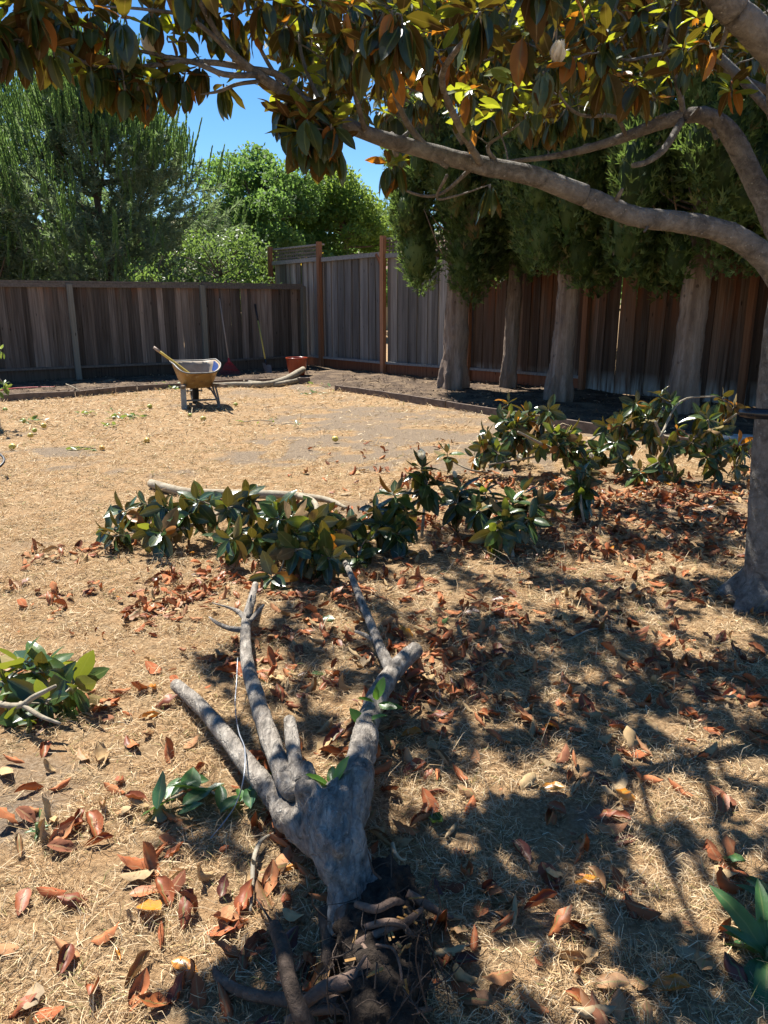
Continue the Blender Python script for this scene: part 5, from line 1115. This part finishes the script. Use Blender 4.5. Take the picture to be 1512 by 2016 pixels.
def patch(a0, a1, name):
    b = MB(); n = 8; V = []
    for i, (l0, l1, lv, z, wv) in enumerate(((-.36, .42, .282, .50, .015), (-.40, .47, .31, .56, .03), (-.42, .50, .325, .598, .058))):
        r = ring(l0, l1, lv, z, 200, wv); c = r.mean(0); r = c + (r - c) * .965
        for q in range(n): V.append(r[int((a0 + (a1 - a0) * q / (n - 1)) / 6.2832 * 200) % 200])
    b.put(V, [[i * n + j, i * n + j + 1, i * n + n + j + 1, i * n + n + j] for i in range(2) for j in range(n - 1)]); return b.obj(name, M['blue_paint'], wb)
patch(R(62), R(118), 'blue_paint_patch'); patch(R(242), R(298), 'blue_paint_patch'); patch(R(215), R(243), 'blue_paint_patch')
mb = MB(); rr = ring(-.445, .525, .345, .607, 60, .07); mb.tube(np.vstack([rr, rr[:2]]), .011, 6, 1); mb.obj('rim', M['steel'], wb)
for s in (-1, 1):
    mb = MB(); mb.bar(wp(-.55, s * .10, .27), wp(.90, s * .29, .37), .04, .04); mb.obj('handle', M['old_wood'], wb, smooth=False)
    mb = MB(); mb.tube([wp(.30, s * .22, .34), wp(.36, s * .25, .15), wp(.40, s * .26, .012), wp(.33, s * .26, .012), wp(.12, s * .21, .29)], .014, 8, 4); mb.obj('leg', M['steel'], wb)
    mb = MB(); mb.bar(wp(-.36, s * .115, .30), wp(-.36, s * .1, .16), .008, .045, U); mb.obj('wheel_bracket', M['steel'], wb, smooth=False)
    mb = MB(); mb.bar(wp(.36, s * .25, .10), wp(-.05, s * .17, .29), .02, .012); mb.obj('brace', M['steel'], wb, smooth=False)
mb = MB(); mb.bar(wp(.37, -.255, .13), wp(.37, .255, .13), .018, .025); mb.obj('crossbar', M['steel'], wb, smooth=False)
mb = MB(); mb.bar(wp(.40, -.235, .36), wp(.42, -.24, .0), .075, .02, U); mb.obj('leg_plate', M['grey_steel'], wb, smooth=False)
wh = add('wheel', None, wb, loc=tuple(wp(-.36, 0, .185))); 
def wheel_part(name, mat, rings, n=28):
    V = []; 
    for (r_, v) in rings:
        for q in range(n):
            a = q / n * 6.2832; V.append(U * math.cos(a) * r_ + UP * math.sin(a) * r_ + W_ * v)
    m = len(rings); Q = [[i * n + j, i * n + (j + 1) % n, ((i + 1) % m) * n + (j + 1) % n, ((i + 1) % m) * n + j] for i in range(m) for j in range(n)]
    return add(name, mesh_np(name, V, [Q], M[mat]), wh)
wheel_part('tyre', 'tyre', [(.115, .035), (.15, .048), (.178, .03), (.185, 0), (.178, -.03), (.15, -.048), (.115, -.035)])
wheel_part('rim', 'steel', [(.12, .03), (.05, .02), (.02, .03), (.02, -.03), (.05, -.02), (.12, -.03)])
mb = MB(); mb.tube([wp(-.36, -.12, .185), wp(-.36, .12, .185)], .012, 8, 1); mb.obj('axle', M['steel'], wb)
# tool handle lying in the tray
sh = thing('digging_tool', tuple(wp(-.1, 0, .34)), 'yellow handled digging tool leaning out of the wheelbarrow tray', 'tool')
a = wp(.05, .02, .38); b = D(303, 684, WY - .05); b = a + (b - a) * 1.0
mb = MB(); mb.tube([a, a * .5 + b * .5, b], [.017, .017, .019], 10, 2); mb.obj('handle', M['yellow_handle'], sh)
d = nrm(b - a); mb = MB(); mb.tube([b - d * .10, b + d * .005], [.0205, .0205], 10, 1); mb.obj('end_grip', M['pale_handle'], sh)
mb = MB(); mb.bar(a + d * .02, a - d * .22, .14, .012); mb.obj('blade', M['steel'], sh, smooth=False)

# ------------------------------------------------------------------ tools leaning on the brown fence
def on_left(t): a = np.array([*LA[2], 0.]); b = np.array([*LA[3], 0.]); return a * (1 - t) + b * t, nrm(b - a)
fd = nrm(np.array([*LA[3], 0.]) - np.array([*LA[2], 0.])); fn = np.array((fd[1], -fd[0], 0))
def wall_pt(px, py, off=.06):        # pixel -> point on the fence face
    n = fn; p0 = np.array([*LA[2], 0.]) + n * off; d_ = ray(px, py); o_ = np.array((0, 0, CAM_H)); t = np.dot(p0 - o_, n) / np.dot(d_, n); return o_ + d_ * t
top = wall_pt(432, 588, .05); gb = G(455, 738, .05)
rk = thing('leaf_rake', (gb[0], gb[1], 0), 'red fan leaf rake with pale handle leaning on the brown fence', 'rake')
d = nrm(gb - top); neck = top + d * (np.linalg.norm(gb - top) - .30)
mb = MB(); mb.tube([top, neck], [.014, .014], 8, 1); mb.obj('handle', M['pale_handle'], rk)
mb = MB(); sd = nrm(np.cross(d, fn))
fr = nrm(np.cross(sd, d))
for q in range(17):
    s = (q - 8) / 8; e = neck + d * (.33 - .05 * s * s) + sd * s * .27; mb.tube([neck + sd * s * .02, (neck + e) / 2 + sd * s * .015, e, e + d * .01 + fn * .035], [.005, .0045, .004, .003], 5, 2)
mb.obj('tines', M['red_plastic'], rk, kind='stuff')
mb = MB(); mb.tube([neck - d * .05, neck + d * .06], [.02, .03], 10, 1); mb.obj('socket', M['red_plastic'], rk)
mb = MB(); mb.bar(neck + d * .19 - sd * .16, neck + d * .19 + sd * .16, .012, .016); mb.obj('tine_bar', M['red_plastic'], rk, smooth=False)
top = wall_pt(502, 600, .05); gb = G(528, 738, .04); sv = thing('spade', (gb[0], gb[1], 0), 'yellow handled spade with black grip leaning on the brown fence', 'spade')
d = nrm(gb - top); L = np.linalg.norm(gb - top); g1 = top + d * .42; nk = top + d * (L - .38)
mb = MB(); mb.tube([top, g1], [.02, .02], 10, 1); mb.obj('grip', M['black_grip'], sv)
mb = MB(); mb.tube([g1, nk], [.016, .016], 10, 1); mb.obj('handle', M['yellow_handle'], sv)
mb = MB(); mb.tube([nk, nk + d * .14], [.02, .018], 10, 1); mb.obj('socket', M['black_grip'], sv)
sd = nrm(np.cross(d, fn)); fr = nrm(np.cross(sd, d)); V = []; 
for i, (t, w_) in enumerate(((.12, .10), (.14, .11), (.26, .105), (.34, .08), (.40, .01))):
    for j in range(5):
        s = (j - 2) / 2; V.append(nk + d * t + sd * s * w_ + fr * (s * s * .02) * (1 if w_ > .05 else 0))
mb = MB(); mb.put(V, [[i * 5 + j, i * 5 + j + 1, i * 5 + 6 + j, i * 5 + 5 + j] for i in range(4) for j in range(4)]); V2 = [v + fr * -.006 for v in V]; mb.put(V2, [[i * 5 + j, i * 5 + 5 + j, i * 5 + 6 + j, i * 5 + j + 1] for i in range(4) for j in range(4)]); mb.obj('blade', M['steel'], sv)

# ------------------------------------------------------------------ red pot
pc = G(585, 745); pot = thing('flower_pot', (pc[0], pc[1], .02), 'empty red glazed flower pot in the fence corner', 'pot')
def lathe(prof, c, n=36):
    V = []; 
    for (r_, z) in prof:
        for q in range(n): a = q / n * 6.2832; V.append((c[0] + math.cos(a) * r_, c[1] + math.sin(a) * r_, c[2] + z))
    return V, [[i * n + j, i * n + (j + 1) % n, (i + 1) * n + (j + 1) % n, (i + 1) * n + j] for i in range(len(prof) - 1) for j in range(n)]
mb = MB(); mb.put(*lathe([(.001, 0), (.13, 0), (.145, .02), (.19, .2), (.208, .36), (.212, .375), (.20, .38), (.192, .37), (.175, .2), (.13, .03), (.001, .03)], (pc[0], pc[1], .02))); mb.obj('pot_body', M['pot_glaze'], pot)
mb = MB(); mb.put(*lathe([(.208, .362), (.219, .368), (.219, .388), (.205, .392), (.198, .384), (.200, .366)], (pc[0], pc[1], .02))); mb.obj('rim', M['pot_glaze'], pot)
mb = MB(); mb.put(*lathe([(.001, .25), (.12, .255), (.182, .25)], (pc[0], pc[1], .02))); mb.obj('potting_soil', M['soil'], pot)
# logs lying before it
def log(label, P, r_, seed):
    t = thing('log', (P[0][0], P[0][1], 0), label, 'log', 'bare cut limbs by the edging'); mb = MB(); mb.tube(P, r_, 12, 6, bump=.12, bs=9); mb.obj('limb', M['bark_tip'], t)
    for e, f in ((P[0], P[1]), (P[-1], P[-2])):
        d = nrm(np.array(e) - np.array(f)); m = MB(); rr = r_[0] if e is P[0] else r_[-1]; m.tube([e - d * .004, e + d * .004], [rr * .93, rr * .9], 12, 1); m.obj('sawn_end', M['cutwood'], t)
log('longer bare limb curving up in front of the red pot', [G(420, 759, .05), G(470, 757, .055), G(520, 757, .06), G(560, 748, .10), G(597, 727, .22)], np.array([.045, .048, .055, .062, .055]), 1)
log('shorter bare limb lying straight beside the curved one', [G(425, 753, .05), G(480, 752, .05), G(540, 757, .05), G(590, 748, .06)], np.array([.03, .035, .045, .05]), 2)

# ------------------------------------------------------------------ citrus fruit, clippings
k = NT('lemon_peel'); n = k.noise(k.objc(), 40, 3); r_ = k.n('ObjectInfo').outputs['Random']; M['lemon'] = k.done(k.princ(k.ramp(r_, [(0, (.22, .3, .06)), (.5, (.4, .4, .08)), (.8, (.5, .4, .09)), (1, (.5, .27, .05))]), .45, .4, k.bump(n, .2, .002)))
V, Q = lathe([(.004, -.044), (.012, -.038), (.026, -.027), (.033, -.008), (.033, .010), (.025, .028), (.011, .038), (.004, .046)], (0, 0, 0), 14)
lem = mesh_np('fallen_lemon', V, [Q], M['lemon'])
rg = np.random.default_rng(41); near_ = ['beside the mulch edging', 'by the pale citrus trunk', 'among leaf clippings near the citrus trunk', 'out on the open dry lawn']
for (px, py, lb) in ((195, 771, 'lemon lying against the edging board by the fence post'), (47, 828, 'orange tinted lemon beside leaf clippings'), (60, 857, 'green lemon of a touching pair on the lawn'), (68, 847, 'pale lemon of a touching pair on the lawn'), (24, 879, None), (201, 882, None), (295, 800, 'small pale lemon left of the wheelbarrow'), (374, 817, 'lemon just in front of the wheelbarrow'), (289, 867, None), (464, 796, 'lemon right of the wheelbarrow'), (10, 806, 'lemon at the foot of the pale citrus trunk'), (660, 864, None), (400, 824, None), (86, 838, None)):
    g = G(px, py, .035); o = add('fallen_lemon', lem, loc=tuple(g)); s = rg.uniform(.7, 1.0); o.scale = (s, s, s); o.rotation_euler = (rg.uniform(1.2, 1.9), rg.uniform(-.3, .3), rg.uniform(0, 6.28))
    tag(o, lb or 'yellow green lemon lying alone on the open dry lawn', 'lemon', 'fallen lemons')
def clipping(px, py, n, label, rx, ry, hh, seed, mat='citrus', Ln=.085, fam='HI', grp='green clippings'):
    rg = np.random.default_rng(seed); c = G(px, py); t = thing('leafy_clipping', (c[0], c[1], 0), label, 'clipping', grp); LV = []; mb = MB()
    mb.tube([c + [-rx * .8, 0, .02], c + [0, ry * .3, .04], c + [rx * .8, -ry * .2, .03]], [.005, .005, .003], 6, 3); mb.obj('stem', M['bark_tip'], t)
    for q in range(n):
        p_ = c + np.array((rg.uniform(-rx, rx), rg.uniform(-ry, ry), rg.uniform(.015, hh) if q % 3 == 0 else rg.uniform(.012, .05))); a = rg.uniform(0, 6.28)
        d = np.array((math.cos(a), math.sin(a), rg.uniform(-.1, .7))); LV.append((basis(d, UP + rg.normal(0, .5, 3)) * Ln * rg.uniform(.7, 1.2), p_, int(rg.integers(3 if fam == 'LONG' else 5)), mat))
    leaf_objs(LV, t, fam)
clipping(245, 826, 34, 'bushy green clippings on the lawn with one leaf upright', .22, .14, .16, 1); clipping(175, 818, 9, 'small flat green clipping beside the bushy clippings', .13, .08, .05, 2)
clipping(75, 832, 12, 'pale clippings beside the orange tinted lemon', .14, .12, .06, 3); clipping(320, 768, 26, 'pale clippings along the edging behind the wheelbarrow', .3, .14, .12, 4)
clipping(625, 778, 20, 'green weedy clippings on the bare ground before the fence corner', .24, .14, .2, 5); clipping(535, 745, 14, 'bright green clippings under the spade blade', .16, .1, .08, 6)
clipping(165, 888, 8, 'sparse dark clippings on the straw lawn', .16, .05, .03, 7); clipping(218, 842, 8, 'pale scraps just below the bushy clippings', .12, .08, .03, 8); clipping(510, 834, 5, 'few stray green leaves on the open lawn', .25, .1, .03, 9); clipping(570, 840, 4, 'couple of stray leaves right of the other stray leaves', .12, .1, .03, 10)
clipping(392, 1585, 13, 'fresh green leafy sprig beside the fallen trunk', .11, .10, .10, 11, 'herb', .11)
clipping(510, 1590, 4, 'few green leaves under the sawn limb of the fallen tree', .06, .08, .05, 12, 'herb', .09)
# weed at the edge of the shade
def weed(px, py, label, n, Ln, seed, spread=1.0):
    rg = np.random.default_rng(seed); c = G(px, py); t = thing('broadleaf_weed', (c[0], c[1], 0), label, 'weed'); LV = []
    mb = MB(); mb.tube([c + [0, 0, -.02], c + [0, 0, .05]], [.012, .006], 8, 2); mb.obj('crown', M['herb'], t)
    for q in range(n):
        a = q * 2.4 + rg.normal(0, .2); el = rg.uniform(.25, 1.1); d = np.array((math.cos(a) * math.cos(el), math.sin(a) * math.cos(el), math.sin(el))); LV.append((basis(d, UP - d * .5 + rg.normal(0, .1, 3)) * Ln * rg.uniform(.7, 1.2), c + np.array((0, 0, .02)), int(rg.integers(3)), 'herb'))
    leaf_objs(LV, t, 'LONG')
weed(1508, 1900, 'broad leaved green weed at the edge of the shade', 15, .17, 5); weed(77, 1650, 'tiny bright green weed on bare dirt', 7, .035, 6)
weed(1530, 1810, 'smaller green weed behind the broad leaved one', 9, .14, 7)

# ------------------------------------------------------------------ odds and ends
mb = MB(); P = [G(468, 1295, .12), G(466, 1340, .09), G(463, 1390, .05), G(470, 1440, .10), G(482, 1475, .13), G(480, 1530, .12), G(466, 1580, .05), G(440, 1620, .015), G(415, 1650, .012)]
mb.tube(P, .0022, 5, 6); wr = mb.obj('wire', simple('galvanised_wire', (.35, .38, .42), .4, .5, .6)); tag(wr, 'thin grey wire trailing over the sawn limbs', 'wire')
def stick(name, P, r_, label, mat='bark_tip'):
    mb = MB(); mb.tube(P, r_, 7, 4, bump=.15, bs=30); tag(mb.obj(name, M[mat]), label, 'twig', 'loose twigs')
stick('twig', [G(493, 1795, .012), G(497, 1740, .03), G(500, 1690, .035), G(515, 1655, .03), G(540, 1640, .02)], np.array([.004, .006, .007, .006, .003]), 'bent grey twig beside the torn roots')
stick('twig', [G(130, 756, .1), G(150, 765, .09), G(165, 778, .02)], np.array([.008, .008, .004]), 'thin dry twig across the edging board')
stick('twig', [G(1110, 1265, .012), G(1160, 1240, .03), G(1200, 1238, .012)], np.array([.004, .005, .003]), 'dry twig among the leaf litter')
# pale citrus trunk at the left
ct = G(-6, 842); cit = thing('citrus_tree', (ct[0], ct[1], 0), 'young citrus with white painted trunk at the end of the lawn', 'tree')
mb = MB(); mb.tube([ct + [0, 0, -.03], ct + [.0, 0, .3], ct + [-.01, 0, .62], ct + [-.06, 0, 1.0]], [.05, .042, .04, .03], 12, 4, bump=.06); mb.obj('trunk', simple('white_trunk_paint', (.62, .6, .55), .85, .2, var=.3, scale=9), cit)
rgc = np.random.default_rng(12); LV = []; mb = MB()
for (px, py) in ((8, 757), (-2, 770), (14, 764), (2, 690), (-40, 700), (-80, 650), (-120, 720), (-60, 760), (-160, 660), (-30, 620), (-100, 600), (-150, 560)):
    c = D(px, py, ct[1]); mb.tube([ct + [-.02, 0, .7], (ct + [0, 0, .75]) * .5 + c * .5, c], [.010, .007, .003], 5, 3); LV += [(q[0], q[1], q[2], 'citrus') for q in rosette(c, (.2, -.2, 1), rgc, .085, 'tree', .5, 0, 3, 4)]
mb.obj('limbs', M['bark_tip'], cit, kind='stuff'); leaf_objs(LV, cit)
# black bent handle at the left edge
mb = MB(); q0 = G(-60, 945); mb.tube([q0 + [0, 0, .01], G(-30, 940, .02), G(-5, 922, .10), G(8, 908, .14), G(2, 896, .17), G(-20, 885, .19), G(-60, 900, .1), q0 + [-.1, .1, .01]], .011, 8, 5); tag(mb.obj('metal_hoop', M['black_grip']), 'bent black metal hoop on the straw lawn', 'hoop')
# red hose in the left bed
mb = MB(); mb.tube([G(-80, 775, .06), G(-10, 770, .08), G(25, 765, .08), G(60, 763, .075), G(110, 762, .06)], .012, 8, 5); tag(mb.obj('red_hose', M['red_plastic']), 'thin red hose lying in the mulch bed', 'hose')
# black tube against the magnolia trunk
mb = MB(); P = [D(1458, 812, 3.56), D(1475, 813, 3.52), D(1500, 815, 3.50), D(1540, 816, 3.50), D(1600, 816, 3.53), D(1680, 818, 3.6)]
mb.tube(P, [.018, .024, .025, .025, .025, .025], 14, 4); o = mb.obj('black_tube', simple('gloss_black_plastic', (.012, .014, .02), .25, .5)); tag(o, 'glossy black plastic tube slung across the standing magnolia trunk', 'tube')
# stone block at the edging
c = G(1440, 885); stn = MB(); stn.box(c + [.15, .12, .06], (.55, .2, .14)); o = stn
V = np.concatenate(stn.V); b_ = MB(); b_.put(V, stn.Q[0]); blk = thing('kerb_block', (c[0], c[1], 0), 'pale concrete block lying by the edging beside the magnolia trunk', 'block')
remesh_obj('block_body', b_, simple('concrete', (.42, .42, .4), .9, .2, var=.4, scale=12), blk, vox=.02, smooth=3, disp=.012, ds=10)
